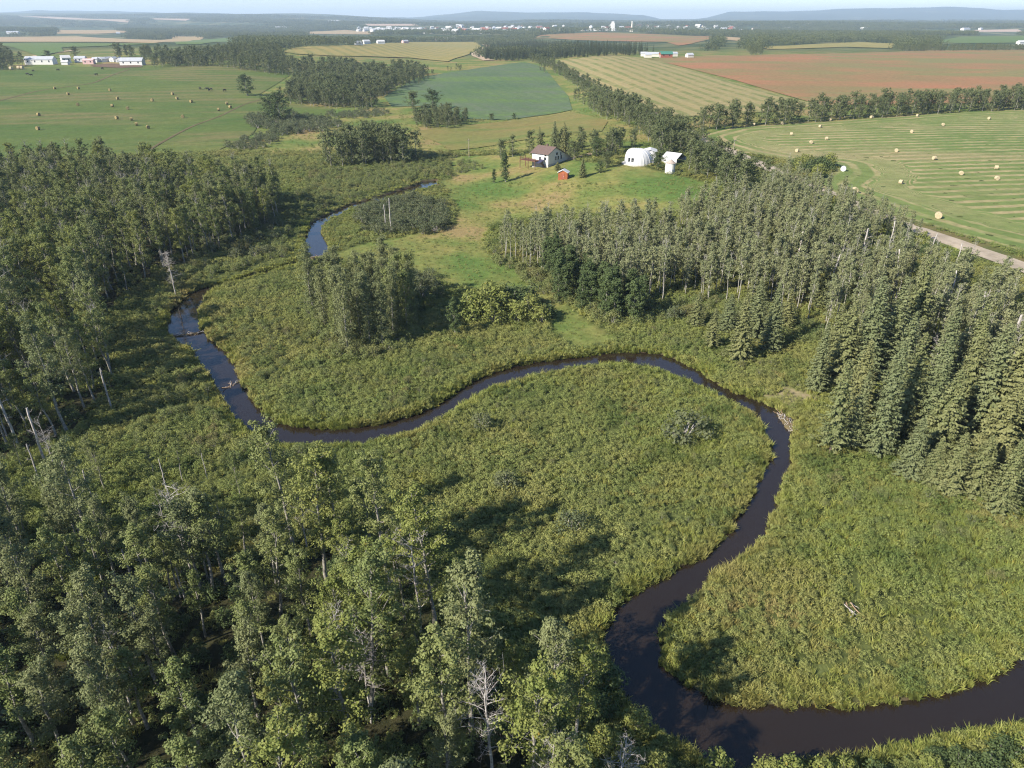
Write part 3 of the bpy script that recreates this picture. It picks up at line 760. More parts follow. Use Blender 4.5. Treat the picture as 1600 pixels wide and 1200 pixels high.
def stand(kind, poly, s, h, label, group, canopy=False, protos=None, dens=1.0, root='tree'):
    STANDS.append((label, group, root)); si = len(STANDS) - 1
    X, Y = grid_points(poly, s)
    k = rng.uniform(0, 1, X.size) < dens; X, Y = X[k], Y[k]
    Z = hgt_full(X, Y); u, v, d = project(X, Y, Z)
    ok = pip(u, v, poly) & (Y > 8)
    hs = rng.uniform(h[0], h[1], X.size)
    pi = rng.choice(protos if protos else len(PR[kind]), X.size)
    if canopy:
        HH = np.array([p.H for p in PR[kind]])[pi] * hs
        u2, v2, _ = project(X, Y, Z + HH * (.75 if canopy is True else canopy)); ok &= pip(u2, v2, poly)
        for q_ in (0, .25, .5, .75, 1.0):
            u3, v3, _ = project(X, Y, Z + HH * q_)
            for _k, p in FAR_FIELDS: ok &= ~pip(u3, v3, p)
        if kind == 'fartree' and s >= 5.4:
            cm = np.sin(X / 19 + 2 * np.sin(Y / 41)) * np.cos(Y / 27 + np.sin(X / 33)); ok &= cm < .45; hs = hs * (1.0 - .22 * np.clip(cm + .3, 0, 1)); hs = hs * rng.uniform(.8, 1.12, hs.size)
    ok &= free(X, Y)
    if kind == 'thicket': ok &= water_sd(X, Y) < np.where(Y > 150, -4.0, -1.2)
    for x, y, z, hh, p in zip(X[ok], Y[ok], Z[ok], hs[ok], pi[ok]): PLANTS.append((kind, x, y, z, hh, int(p), si))
def single(kind, u, v, h, label, group=None, proto=None, root='tree'):
    """one plant whose foot is seen at picture point (u, v); h = height in metres"""
    STANDS.append((label, group, root)); x, y = ground_at(u, v)
    p = int(rng.integers(len(PR[kind]))) if proto is None else proto
    PLANTS.append((kind, x, y, float(hgt_full(np.array([x]), np.array([y]))[0]), h / PR[kind][p].H, p, len(STANDS) - 1))

# near woods
LOWER_L = [(-400, 850), (150, 862), (300, 885), (400, 890), (430, 1000), (460, 1250), (470, 1600), (-600, 1600)]
LOWER_R = [(400, 880), (460, 850), (560, 860), (620, 900), (690, 965), (770, 1030), (820, 1080), (860, 1140), (890, 1220), (910, 1600), (470, 1600), (460, 1250), (430, 1000)]
stand('poplar', LOWER_L, 3.35, (.55, .98), 'leafy balsam poplar in the dark wood of slim trunks by the lower bend', 'poplars of the dark wood by the lower bend', dens=.84, protos=[5, 6, 6, 1, 5])
stand('poplar', LOWER_R, 4.0, (.6, 1.12), 'leafy balsam poplar in the shaded wood along the creek\'s lower bend', 'poplars of the wood by the lower bend', dens=.86, protos=[0, 2, 3, 4, 3, 1])
stand('poplar', [(-60, 735), (120, 705), (260, 740), (400, 775), (470, 845), (400, 880), (300, 885), (150, 862), (-100, 850)], 4.3, (.32, .62), 'young poplar in the scrub between the two woods', 'young poplars between the two woods', dens=.6, protos=[5, 6, 2])
single('poplar', 900, 1165, 12, 'tall yellow-green poplar alone at the edge of the lower creek bend', proto=3)
stand('poplar', FOREST_FLOOR[0], 4.4, (.65, 1.1), 'leafy poplar in the deep wood below the green pasture', 'poplars of the wood below the pasture', dens=.9)
stand('grove', [(470, 475), (500, 520), (530, 558), (590, 552), (640, 522), (655, 485), (600, 470), (540, 465)], 3.5, (.72, 1.0), 'dense poplar in the island of trees inside the creek bend', 'poplars of the creek bend island')
stand('thicket', [(470, 480), (500, 535), (535, 568), (600, 560), (660, 525), (660, 485), (540, 465)], 1.9, (.9, 1.5), 'low green shrub thicket', None)
stand('aspen', FOREST_FLOOR[2][:4] + [(1230, 490), (1300, 530), (1400, 570), (1600, 720), (1800, 800), (1850, 600), (1600, 515), (1500, 470), (1400, 432), (1300, 388), (1190, 338), (1120, 334), (1060, 370), (900, 388)], 2.45, (.62, .95), 'slim pale-trunked aspen in the stand between creek and gravel road', 'aspens between creek and road', dens=.82)
stand('grove', [(330, 300), (440, 315), (440, 345), (400, 365), (340, 380)], 5, (.6, .95), 'full-leaved poplar on the valley edge of the deep wood', 'poplars edging the deep wood')
stand('dark', [(850, 425), (900, 440), (960, 470), (1010, 490), (1000, 512), (930, 500), (870, 470)], 3.2, (.7, 1.05), 'dark green broad tree at the foot of the aspen stand', 'dark trees along the aspen stand')
stand('bush', [(735, 478), (790, 470), (850, 485), (862, 505), (800, 512), (735, 505)], 3.0, (1.5, 2.5), 'bushy green tree in the low clump on the grassy terrace', 'bushy trees of the terrace clump', protos=[0, 2, 1])
single('dark', 712, 524, 7.5, 'narrow grey green tree alone beside the terrace clump', proto=2)
stand('bush', [(640, 470), (690, 455), (690, 475), (650, 495)], 2.6, (.8, 1.2), 'dark rounded bush behind the creek bend island', 'bushes behind the creek bend island', root='bush')
# spruces on the right bank
for i, (u, v, h) in enumerate([(1110, 545, 7.5), (1156, 563, 12), (1202, 548, 13), (1180, 530, 11), (1087, 510, 7), (1135, 520, 8), (1225, 520, 9), (1345, 602, 17), (1382, 590, 17), (1412, 565, 18), (1310, 600, 14),
        (1272, 612, 12), (1296, 708, 14.5), (1330, 700, 12), (1368, 712, 17), (1400, 690, 16), (1436, 690, 16), (1458, 716, 13.5), (1490, 680, 17), (1520, 690, 17), (1555, 700, 18), (1590, 690, 17), (1450, 640, 16),
        (1500, 620, 15), (1330, 655, 13), (1385, 650, 16), (1420, 745, 9), (1452, 758, 7), (1520, 772, 8.5), (1560, 800, 10), (1600, 770, 14), (1630, 720, 17), (1480, 770, 9), (1540, 740, 13), (1610, 640, 17), (1570, 620, 15), (1340, 560, 11), (1300, 560, 10), (1280, 480, 8), (1180, 480, 8), (1250, 460, 9), (1650, 800, 12), (1270, 400, 11)]):
    single('spruce', u, v, h * rng.uniform(.95, 1.05), 'tall grey green spruce in the grove above the creek\'s sharp bend', 'spruces above the sharp bend', root='spruce_tree')
# dead trees and snags
for u, v, h in [(300, 900, 13), (660, 1010, 14), (770, 1230, 14), (870, 1330, 13), (205, 1080, 9), (90, 740, 9), (620, 950, 10), (960, 1300, 11), (540, 1140, 13), (580, 1130, 12), (40, 600, 11), (480, 860, 9)]:
    single('dead', u, v, h, 'bare dead tree with grey branches among the near poplars', 'bare dead trees among the near poplars', root='dead_tree')
for u, v, h in [(205, 1115, 8), (262, 1060, 5), (190, 1095, 6), (235, 1030, 6), (325, 750, 4), (70, 720, 8), (30, 700, 9), (60, 745, 5), (10, 680, 7), (150, 800, 6), (262, 770, 5), (290, 940, 4.5), (283, 935, 5), (215, 930, 6), (175, 640, 7)]:
    single('snag', u, v, h, 'broken pale trunk standing in the near poplar wood', 'broken trunks in the near poplar wood', root='broken_trunk')
single('snag', 612, 364, 9.5, 'tall white bare trunk among willows inside the upper creek loop', proto=0, root='dead_tree')
single('snag', 603, 356, 6.5, 'short bare trunk beside the tall white one in the willows', proto=1, root='dead_tree')
single('deadspruce', 275, 462, 10, 'dead grey conifer leaning over the creek above the stick dam', root='dead_tree')
single('dead', 1440, 640, 12, 'dead grey conifer skeleton between the green spruces', proto=1, root='dead_tree')
for u, v, h in [(1290, 470, 10), (1470, 520, 11), (1520, 560, 11), (1560, 590, 11), (1340, 430, 10), (1400, 480, 11), (1590, 640, 10), (1240, 430, 10), (1440, 440, 10), (1480, 450, 9), (1380, 420, 10)]:
    single('snag', u, v, h, 'thin white bare trunk leaning in the aspen stand by the road', 'white bare trunks in the aspen stand', root='bare_trunk')
stand('bush', [(1200, 288), (1290, 306), (1400, 350), (1462, 388), (1440, 402), (1330, 362), (1220, 325)], 3.0, (.9, 1.7), 'roadside bush between the aspen stand and the gravel road', 'bushes along the gravel road', root='bush', dens=.9)
# single bushes on the meadows
for u, v, h, l in [(1068, 684, 4.6, 'large grey willow bush alone on the inner creek meadow'), (752, 670, 3.0, 'small dark bush on the meadow by the creek\'s long curve'), (893, 830, 2.8, 'small round grey bush in the middle of the inner meadow'), (790, 762, 2.8, 'low dark bush near the wood on the inner meadow'), (1052, 500, 3, 'dark willow bush at the foot of the first spruces'), (1010, 470, 2.6, 'green bush under the aspen stand edge')]:
    single('shrub', u, v, h, l, root='willow_bush')
# understorey and willow thickets
THICKET = [(250, 430), (300, 400), (430, 330), (470, 300), (480, 270), (600, 262), (690, 262), (700, 278), (640, 288), (560, 312), (490, 345), (470, 400), (380, 430), (310, 455), (270, 470)]
WILLOWS = [(560, 330), (640, 310), (690, 320), (706, 350), (680, 365), (600, 368), (550, 360)]
stand('shrub', WILLOWS, 2.7, (.9, 1.6), 'grey green willow inside the upper creek loop', 'willows of the upper creek loop', root='willow_bush')
stand('shrub', [(290, 360), (420, 340), (440, 380), (410, 410), (330, 400)], 3.4, (.9, 1.5), 'grey willow between the deep wood and the upper creek', 'willows beside the deep wood', root='willow_bush', dens=.75)
stand('shrub', [(560, 440), (620, 430), (680, 430), (690, 465), (640, 480)], 2.6, (.9, 1.4), 'rounded grey willow behind the creek bend island', 'willows behind the creek bend island', root='willow_bush')
stand('shrub', [(385, 182), (460, 180), (540, 196), (500, 206), (440, 212), (390, 198)], 4.5, (1.2, 2.0), 'dark willow in the thicket at the corner of the green pasture', 'willows at the pasture corner', root='willow_bush')
stand('shrub', [(345, 232), (395, 214), (440, 205), (440, 224), (400, 238)], 4.5, (1.0, 1.6), 'dark bush along the lower fence of the green pasture', 'bushes below the pasture', root='willow_bush')
stand('shrub', [(510, 178), (600, 172), (610, 180), (560, 186), (515, 184)], 4.5, (.9, 1.3), 'low willow in the shallow swale beside the blue green crop', 'willows in the swale', root='willow_bush')
stand('bush', [(1180, 262), (1230, 256), (1302, 258), (1300, 272), (1270, 284), (1200, 280)], 4.0, (1.2, 2.2), 'dark green rounded bush jutting into the mown hay field', 'bushes jutting into the hay field', root='bush')
stand('bush', [(834, 268), (868, 270), (868, 277), (838, 279)], 2.4, (.7, 1.1), 'brownish hedge bush between the house and the red shed', 'hedge bushes by the red shed', root='bush')
for u, v, h, l in [(790, 284, 11, 'tall grey tree standing alone left of the house lawn'), (772, 286, 5, 'small tree at the foot of the tall lawn tree')]:
    single('dark', u, v, h, l)
for u, v, h, l in [(948, 262, 6, 'round dark tree on the lawn between house and dome'), (937, 270, 4, 'small round bush tree beside the round lawn tree'), (1028, 264, 6.5, 'dark tree between the dome and the grain bin'), (897, 249, 7, 'leafy tree behind the house beside the driveway'), (932, 246, 8, 'round tree between the driveway and the windbreak')]:
    single('round', u, v, h, l)
single('spruce', 910, 277, 6.5, 'young spruce alone on the lawn by the red shed', proto=2, root='spruce_tree'); single('spruce', 871, 266, 3, 'very small spruce between house and red shed', proto=2, root='spruce_tree')
for u, v in [(843, 243), (866, 241), (881, 243)]: single('spruce', u, v, rng.uniform(11, 13.5), 'tall spruce in the windbreak behind the white house', 'spruces behind the house', root='spruce_tree')
stand('bush', FOREST_FLOOR[1], 3.0, (.6, 1.15), 'leafy bush on the floor of the wood by the lower bend', 'bushes of the wood by the lower bend', dens=.6, root='bush', protos=[1, 3])
stand('bush', FOREST_FLOOR[0], 4.5, (.6, 1.2), 'leafy bush on the floor of the wood below the pasture', 'bushes of the wood below the pasture', dens=.7, root='bush')
stand('bush', FOREST_FLOOR[2], 4.2, (.5, 1.0), 'leafy bush on the floor of the aspen and spruce wood', 'bushes of the aspen and spruce wood', dens=.7, root='bush')
stand('bush', [(930, 1000), (960, 1060), (1000, 1130), (1080, 1190), (1160, 1235), (1280, 1210), (1400, 1200), (1620, 1170), (1900, 1200), (1900, 1500), (1000, 1500), (900, 1080)], 2.6, (.6, 1.05), 'leafy green bush overhanging the creek\'s lower bend', 'bushes overhanging the lower bend', root='bush')
for u, v, h in [(1195, 1215, 2.2), (1235, 1222, 2.6), (1285, 1225, 2.5), (1320, 1218, 2.0), (1450, 1205, 1.8), (1500, 1195, 2.0), (1560, 1185, 2.2), (1600, 1180, 2.4)]:
    single('bush', u, v, h, 'leafy bush leaning over the near bank of the last creek bend', 'bushes on the near bank of the last bend', root='bush')
stand('thicket', THICKET, 2.5, (.8, 1.35), 'low green shrub thicket', None, dens=.85)
stand('thicket', [(440, 262), (700, 240), (760, 262), (690, 280), (600, 262), (480, 275)], 3.0, (.8, 1.4), 'low green shrub thicket', None, dens=.7)
stand('thicket', [(200, 480), (260, 470), (258, 530), (330, 600), (390, 690), (500, 695), (420, 740), (200, 700), (240, 600)], 2.1, (.55, 1.0), 'low green shrub thicket', None, dens=.8)
stand('thicket', [(330, 470), (460, 430), (500, 540), (640, 540), (700, 560), (880, 540), (760, 580), (680, 630), (560, 660), (440, 655), (390, 600), (330, 520)], 2.0, (.45, .85), 'low green shrub thicket', None, dens=.7)
stand('thicket', [(560, 700), (780, 620), (960, 575), (1120, 630), (1190, 700), (1150, 800), (950, 940), (800, 980), (640, 860)], 2.6, (.35, .6), 'low green shrub thicket', None, dens=.5)
stand('thicket', [(1040, 500), (1230, 560), (1260, 620), (1180, 600), (1080, 560), (980, 530)], 2.6, (.5, .9), 'low green shrub thicket', None, dens=.6)
stand('thicket', [(1290, 720), (1420, 760), (1600, 830), (1700, 900), (1600, 930), (1400, 860), (1260, 780)], 2.8, (.5, .9), 'low green shrub thicket', None, dens=.5)
stand('thicket', [(770, 395), (870, 438), (960, 478), (1090, 468), (1235, 492), (1300, 540), (1240, 540), (1090, 500), (960, 510), (860, 470), (770, 410)], 2.0, (.8, 1.6), 'low green shrub thicket', None, dens=.85)
# middle distance
TREES_MID = [
    ('fartree', [(490, 216), (560, 200), (600, 198), (650, 210), (690, 226), (684, 254), (600, 262), (500, 262)], 5.0, (.9, 1.25), 'tall leafy tree in the grove where the shrubby valley narrows', 'trees of the valley grove'),
    ('fartree', [(740, 228), (800, 216), (850, 208), (940, 204), (1000, 198), (1012, 215), (960, 248), (900, 240), (830, 246), (760, 252)], 4.4, (.55, .85), 'leafy tree in the windbreak behind the white house', 'windbreak trees behind the house'),
    ('fartree', [(818, 94), (850, 100), (900, 138), (930, 150), (1000, 178), (1040, 188), (1110, 215), (1160, 240), (1215, 262), (1190, 330), (1150, 310), (1110, 292), (1062, 262), (1012, 232), (1010, 198), (940, 186), (900, 160), (884, 140), (840, 108)], 5.0, (.6, .95), 'leafy hedgerow tree along the gravel road', 'hedgerow trees along the road'),
    ('fartree', [(1040, 192), (1150, 180), (1300, 170), (1450, 160), (1600, 151), (1700, 148), (1700, 168), (1600, 172), (1450, 179), (1300, 190), (1150, 200), (1060, 212)], 5.2, (.7, 1.0), 'leafy tree of the shelterbelt between the hay field and brown field', 'shelterbelt trees'),
    ('fartree', [(92, 74), (150, 71), (250, 72), (330, 70), (430, 68), (450, 84), (560, 88), (700, 97), (835, 92), (832, 99), (740, 106), (670, 120), (605, 150), (460, 122), (330, 104), (232, 107), (220, 91), (130, 90), (95, 88)], 7.5, (.8, 1.15), 'tree of the wooded belt behind the white farmyard', 'trees of the belt behind the farmyard'),
    ('fartree', [(460, 112), (600, 122), (604, 162), (572, 172), (535, 170), (470, 166), (415, 155), (420, 138), (445, 132)], 5.5, (.8, 1.2), 'tree in the wooded draw between the pasture and the blue green crop', 'trees of the wooded draw'),
    ('fartree', [(640, 182), (700, 174), (745, 186), (700, 202), (650, 200)], 4.2, (.5, .75), 'low tree in the thicket below the blue green crop', 'trees below the blue green crop'),
    ('fartree', [(-60, 70), (0, 72), (50, 84), (52, 98), (0, 110), (-60, 112)], 7, (.9, 1.2), 'tree of the grove beside the long white barn', 'trees beside the long white barn'),
    ('farspruce', [(757, 72), (850, 62), (1000, 68), (1042, 76), (1040, 88), (960, 87), (900, 91), (790, 96), (755, 93)], 9, (.8, 1.1), 'dark spruce of the far plantation beyond the crop rise', 'spruces of the far plantation'),
    ('fartree', [(1165, 76), (1290, 75), (1362, 72), (1362, 81), (1260, 82), (1170, 87)], 7, (.5, .75), 'tree of the row along the far edge of the brown field', 'trees along the brown field'),
    ('fartree', [(1342, 75), (1440, 67), (1600, 66), (1700, 66), (1700, 78), (1600, 79), (1450, 80), (1345, 82)], 7, (.5, .75), 'tree of the row along the far edge of the brown field', 'trees along the brown field'),
    ('fartree', [(655, 115), (720, 104), (726, 112), (670, 124), (640, 138)], 7, (.35, .5), 'low shrub strip tree on the blue green crop rise', 'scrub on the crop rise'),
]
def hedgerow(offsets, y0, y1, step, h, label, group):
    STANDS.append((label, group, 'tree')); si = len(STANDS) - 1
    seg = np.linalg.norm(np.diff(ROAD, axis=0), axis=1); cum = np.concatenate([[0], np.cumsum(seg)])
    for off in offsets:
        t = np.arange(0, cum[-1], step) + rng.uniform(-.4, .4, len(np.arange(0, cum[-1], step))) * step
        x = np.interp(t, cum, ROAD[:, 0]); y = np.interp(t, cum, ROAD[:, 1])
        tx = np.interp(t + 2, cum, ROAD[:, 0]) - np.interp(t - 2, cum, ROAD[:, 0]); ty = np.interp(t + 2, cum, ROAD[:, 1]) - np.interp(t - 2, cum, ROAD[:, 1]); L = np.hypot(tx, ty) + 1e-6
        o = off + rng.uniform(-1.5, 1.5, len(t)) * np.sign(off)
        X, Y = x - ty / L * o, y + tx / L * o
        u, v, _ = project(X, Y, hgt(X, Y))
        ok = (Y > y0) & (Y < y1) & (rng.uniform(0, 1, len(t)) < .86)
        for p in OPEN: ok &= ~pip(u, v, p)
        for a, b, r in KEEP_OUT: ok &= (X - a) ** 2 + (Y - b) ** 2 > r * r
        for i in np.nonzero(ok)[0]: PLANTS.append(('fartree', X[i], Y[i], float(hgt(X[i], Y[i])), float(rng.uniform(*h)), int(rng.integers(4)), si))
hedgerow((10, 15, 21), 285, 420, 4.0, (.55, .9), 'leafy tree in the thick hedgerow on the house side of the road', 'hedgerow trees on the house side')
hedgerow((10, 16), 420, 1000, 6.0, (.5, .75), 'leafy tree in the hedgerow between crop field and road', 'hedgerow trees by the crop field')
hedgerow((-10,), 400, 900, 6.5, (.5, .85), 'leafy tree in the hedgerow between road and swathed field', 'hedgerow trees by the swathed field')
stand('aspen', [(1180, 318), (1215, 290), (1300, 318), (1390, 356), (1430, 380), (1400, 400), (1300, 372), (1200, 335)], 3.0, (.5, .72), 'slim low aspen on the verge of the gravel road', 'low aspens on the road verge')
for k, p, s, h, l, g in TREES_MID: stand(k, p, s, h, l, g, canopy=.8 if 'farmyard' in g or 'draw' in g or 'grove' in g or 'plantation' in g or 'hedgerow' in g or 'windbreak' in g else .35)
for u, v, h, l in [(387, 150, 15, 'round tree standing alone in the green pasture'), (645, 170, 11, 'pale round tree at the near corner of the blue green crop'), (676, 171, 13, 'large round tree beside the blue green crop'), (425, 190, 15, 'one of two tall trees rising from the pasture corner willows'), (440, 192, 17, 'taller of two trees rising from the pasture corner willows'), (768, 188, 4, 'small bush on the lower edge of the blue green crop'), (803, 186, 3.5, 'tiny bush on the lower edge of the blue green crop'), (118, 88, 11, 'tree standing between the long barn and the farm houses'), (76, 92, 9, 'small conifer like tree behind the long white barn')]:
    single('round', u, v, h, l)

# ------------------------------------------------------------------ build the plants: the largest of each kind singly, the rest as stuff
GROUPS = {'poplar': (300, 'wood_of_poplars', 'distant poplars filling the woods'), 'aspen': (280, 'wood_of_aspens', 'slim aspens filling the stand by the road'), 'bush': (160, 'undergrowth', 'leafy undergrowth of the woods'),
          'shrub': (200, 'willow_scrub', 'grey willow scrub'), 'fartree': (260, 'distant_woodland', 'distant leafy woods and hedgerows'), 'thicket': (0, 'shrub_thicket', 'low lumpy green shrubs over the creek meadows'), 'farspruce': (60, 'distant_spruce_woodland', 'distant dark spruce plantation')}
WORDS = {'poplar': 'poplar_tree', 'grove': 'poplar_tree', 'round': 'broadleaf_tree', 'aspen': 'aspen_tree', 'dark': 'broadleaf_tree', 'fartree': 'leafy_tree', 'farspruce': 'spruce_tree'}
CATS = {'bush': 'bush', 'willow_bush': 'bush', 'broken_trunk': 'dead tree', 'bare_trunk': 'dead tree', 'dead_trunk': 'dead tree', 'dead_tree': 'dead tree'}
SIZES = ('tall', 'middling', 'short')
ADJ = {'grove': ['grey green', 'wider', 'tallest'], 'poplar': ['broad leafy', 'grey green', 'low-branched wide', 'yellow-green', 'bare-topped', 'open-crowned greyish', 'thin-crowned'], 'aspen': ['full-crowned', 'long-stemmed', 'bushy', 'dead-topped', 'low-crowned', 'narrow', 'round-headed'],
       'spruce': ['dense broad', 'slender', 'wide low-skirted', 'narrow bluish', 'sparse', 'very broad', 'thin dense'], 'bush': ['yellow-green', 'dark green', 'upright yellow-green', 'low dark green'], 'shrub': ['broad', 'small', 'upright', 'flat-topped'], 'fartree': ['round', 'lopsided', 'spreading', 'upright'], 'dark': ['broad', 'squat', 'upright']}
by_kind = {}
for p in PLANTS: by_kind.setdefault(p[0], []).append(p)
for kind, L in by_kind.items():
    A = np.array([(p[1], p[2], p[3], p[4]) for p in L])
    HH = np.array([PR[kind][p[5]].H * p[4] for p in L])
    ub, vb, d = project(A[:, 0], A[:, 1], A[:, 2]); ut, vt, dt = project(A[:, 0], A[:, 1], A[:, 2] + HH * .8)
    size = HH / d; SDK = water_sd(A[:, 0], A[:, 1])
    size[(ut < 0) | (ut > 1600) | (vt > 1195)] *= 0.01
    order = np.argsort(-size)
    lim = GROUPS[kind][0] if kind in GROUPS else 10 ** 6
    rest = []
    for rank, i in enumerate(order):
        _, x, y, z, s, pi, si = L[i]
        tilt = float(rng.normal(0, .03)); rz = float(rng.uniform(0, 6.283))
        label, group, root = STANDS[si]
        if kind in ('bush', 'shrub', 'fartree', 'farspruce'): s = s * float(rng.uniform(.9, 1.1))
        if rank >= lim or (kind in GROUPS and size[i] < 1e-3 * .6):
            rest.append((x, y, z, tilt, rz, s, pi)); continue
        nm = WORDS.get(kind, root) if root == 'tree' else root
        if kind in ADJ and group:
            h_ = HH[i]; sz = SIZES[0] if h_ > 13.2 else SIZES[1] if h_ > 10.5 else SIZES[2]
            if kind in ('fartree', 'bush', 'shrub', 'dark'): sz = ''
            adj = (ADJ[kind][pi] + ' ' + sz).strip()
            for w_ in ('leafy balsam ', 'leafy ', 'dense ', 'slim pale-trunked ', 'tall grey green ', 'tall '):
                if label.startswith(w_): label = label[len(w_):]; break
            label = adj + ' ' + label
            sd_ = SDK[i]
            if kind in ('poplar', 'aspen', 'spruce', 'bush') and sd_ > -9 and len(label.split()) < 14: label += ', near water'
            label = ' '.join(label.split()[:16])
        pr = PR[kind][pi]
        e = empty(nm, (x, y, z), 0, label, CATS.get(root, 'tree'), group, s)
        if kind == 'round': e.scale = (s * 1.6, s * 1.6, s)
        if kind == 'spruce': w_ = s ** .55 * float(rng.uniform(.8, 1.15)); e.scale = (w_, w_, s)
        e.rotation_euler = (tilt if nm not in ('bare_trunk',) else rng.uniform(-.2, .2), 0, rz)
        if pr.trunk: obj('trunk' if pr.crown else 'trunk_and_branches', pr.trunk, e)
        if pr.crown: obj('crown', pr.crown, e)
    if rest: scatter(GROUPS[kind][1], rest, GROUPS[kind][2], PR[kind])

# ------------------------------------------------------------------ far woods
def far_woods():
    items, items2 = [], []
    for lo, hi, s, sc in ((1000, 2400, 24, 1.0), (2400, 4200, 34, 1.35), (4200, 7500, 62, 2.0)):
        X, Y = np.meshgrid(np.arange(-hi * .95, hi * .95, s), np.arange(lo, hi, s))
        X = X.ravel() + rng.uniform(-.4, .4, X.size) * s; Y = Y.ravel() + rng.uniform(-.4, .4, Y.size) * s
        k = (np.abs(X) < Y * .85); X, Y = X[k], Y[k]
        Z = hgt(X, Y)
        ub, vb, _ = project(X, Y, Z); um, vm, _ = project(X, Y, Z + 9 * min(sc, 1.3))
        ok = np.ones(X.size, bool)
        for q_ in (0, 2.5, 5, 7.5, 10, 12.5, 15):
            ut, vt_, _ = project(X, Y, Z + q_)
            for p in OPEN: ok &= ~pip(ut, vt_, p)
        ok &= ~((vb > 92) & (ub < 1250)) & ~((vb > 80) & (ub > 1000))
        # openings of the far land: clearings by a broad pattern
        cl = np.sin(X / 310 + 2 * np.sin(Y / 700)) * np.cos(Y / 240 + X / 900)
        ok &= cl < 0.42
        ok &= ~((ub > 550) & (ub < 1190) & (vb > 41) & (vb < 52) & (rng.uniform(0, 1, X.size) < .72))
        spr = (rng.uniform(0, 1, X.size) < .18)
        for x, y, z, q in zip(X[ok], Y[ok], Z[ok], spr[ok]):
            (items2 if q else items).append((x, y, z - .3, 0, rng.uniform(0, 6.28), sc * rng.uniform(.75, 1.15), rng.integers(0, 3 if q else 4)))
    scatter('far_forest', items, 'far-off leafy forest across the plain', PR['farclump'], 1.05)
    scatter('far_spruce_forest', items2, 'far-off darker forest across the plain', PR['farclumps'], 1.05)
far_woods()

# ------------------------------------------------------------------ meadow plants
TRAILS = [np.array([ground_at(u, v) for u, v in q]) for q in ([(420, 440), (404, 462), (402, 480), (396, 498), (380, 520)], [(700, 860), (790, 800), (840, 740), (930, 690), (1000, 640), (1040, 600)], [(1300, 760), (1280, 830), (1340, 900), (1330, 980), (1380, 1040)], [(1600, 900), (1480, 930), (1400, 925), (1340, 960)])]
def meadow():
    herbs, tufts = [], []
    for y0, y1, s in ((24, 95, 0.80), (95, 150, 1.0), (150, 230, 1.45), (230, 330, 2.1), (330, 460, 3.2)):
        X, Y = np.meshgrid(np.arange(-.82 * y1 - 12, .82 * y1 + 12, s), np.arange(y0, y1, s))
        X = X.ravel() + rng.uniform(-.5, .5, X.size) * s; Y = Y.ravel() + rng.uniform(-.5, .5, Y.size) * s
        k = np.abs(X) < Y * .82 + 12; X, Y = X[k], Y[k]
        sd = water_sd(X, Y); k = sd < -0.1; X, Y, sd = X[k], Y[k], sd[k]
        Z = hgt_full(X, Y, sd); u, v, d = project(X, Y, Z)
        ok = line_dist(X, Y, ROAD) > 5
        for p in OPEN: ok &= ~pip(u, v, p)
        for a, b, r in KEEP_OUT[:7]: ok &= (X - a) ** 2 + (Y - b) ** 2 > (r * .8) ** 2
        ok &= ~pip(u, v, LAWN) & ~(pip(u, v, BANK) & (rng.uniform(0, 1, X.size) < .6))
        short = pip(u, v, SHORT) | (v < 236)
        forest = np.zeros(X.size, bool)
        for p in FOREST_FLOOR[:2]: forest |= pip(u, v, p)
        ok &= ~(forest & (rng.uniform(0, 1, X.size) < .75)) & ~(short & (rng.uniform(0, 1, X.size) < .45))
        patch = .5 + .5 * np.sin(X * .11 + 2 * np.sin(Y * .05)) * np.cos(Y * .13 + np.sin(X * .07))
        right = (X > 16) & (Y < 105)
        ptuft = np.where(sd > -1.6, .75, np.where(right, .40, .06 + .15 * patch))
        ist = rng.uniform(0, 1, X.size) < ptuft
        sc = (s / .8) ** .8 * rng.uniform(.55, 1.35, X.size) * (.80 + .40 * patch + .20 * np.sin(X * .37 + 1.3 * np.sin(Y * .21)) * np.cos(Y * .43 + np.sin(X * .19)))
        sc = np.where((sd > -6) & (Y > 150), sc * .55, sc); sc = np.where(short, sc * .30, sc); ist = np.where(short, False, ist)
        for tr_ in TRAILS: ok &= line_dist(X, Y, tr_) > .38
        for i in np.nonzero(ok)[0]:
            (tufts if ist[i] else herbs).append((X[i], Y[i], Z[i] - .05, rng.normal(0, .12), rng.uniform(0, 6.28), sc[i] * (1.1 if ist[i] else 1), rng.integers(0, 4 if ist[i] else 5)))
    Q = []
    for a, b in zip(_W, np.roll(_W, -1, 0)):
        e_ = b - a; L_ = np.linalg.norm(e_)
        if L_ > 60 or a[1] > 200: continue
        for _ in range(int(L_ / .16)): Q.append(a + e_ * rng.uniform(0, 1) + np.array([-e_[1], e_[0]]) / (L_ + 1e-9) * rng.normal(0, .55))
    Q = np.array(Q); qs = water_sd(Q[:, 0], Q[:, 1]); qz = hgt_full(Q[:, 0], Q[:, 1], qs)
    for p_, z_, s_ in zip(Q, qz, qs):
        if -1.5 < s_ < .05: tufts.append((p_[0], p_[1], z_ - .05, rng.normal(0, .2), rng.uniform(0, 6.28), rng.uniform(.6, 1.1), rng.integers(0, 4)))
    scatter('meadow_herbs', herbs, 'lush green herbs covering the creek meadows', PR['herb'], 1.15)
    scatter('tall_grass', tufts, 'tall yellowish grass of the banks and meadows', PR['tuft'], 1.3)
meadow()
#--NEXT2--

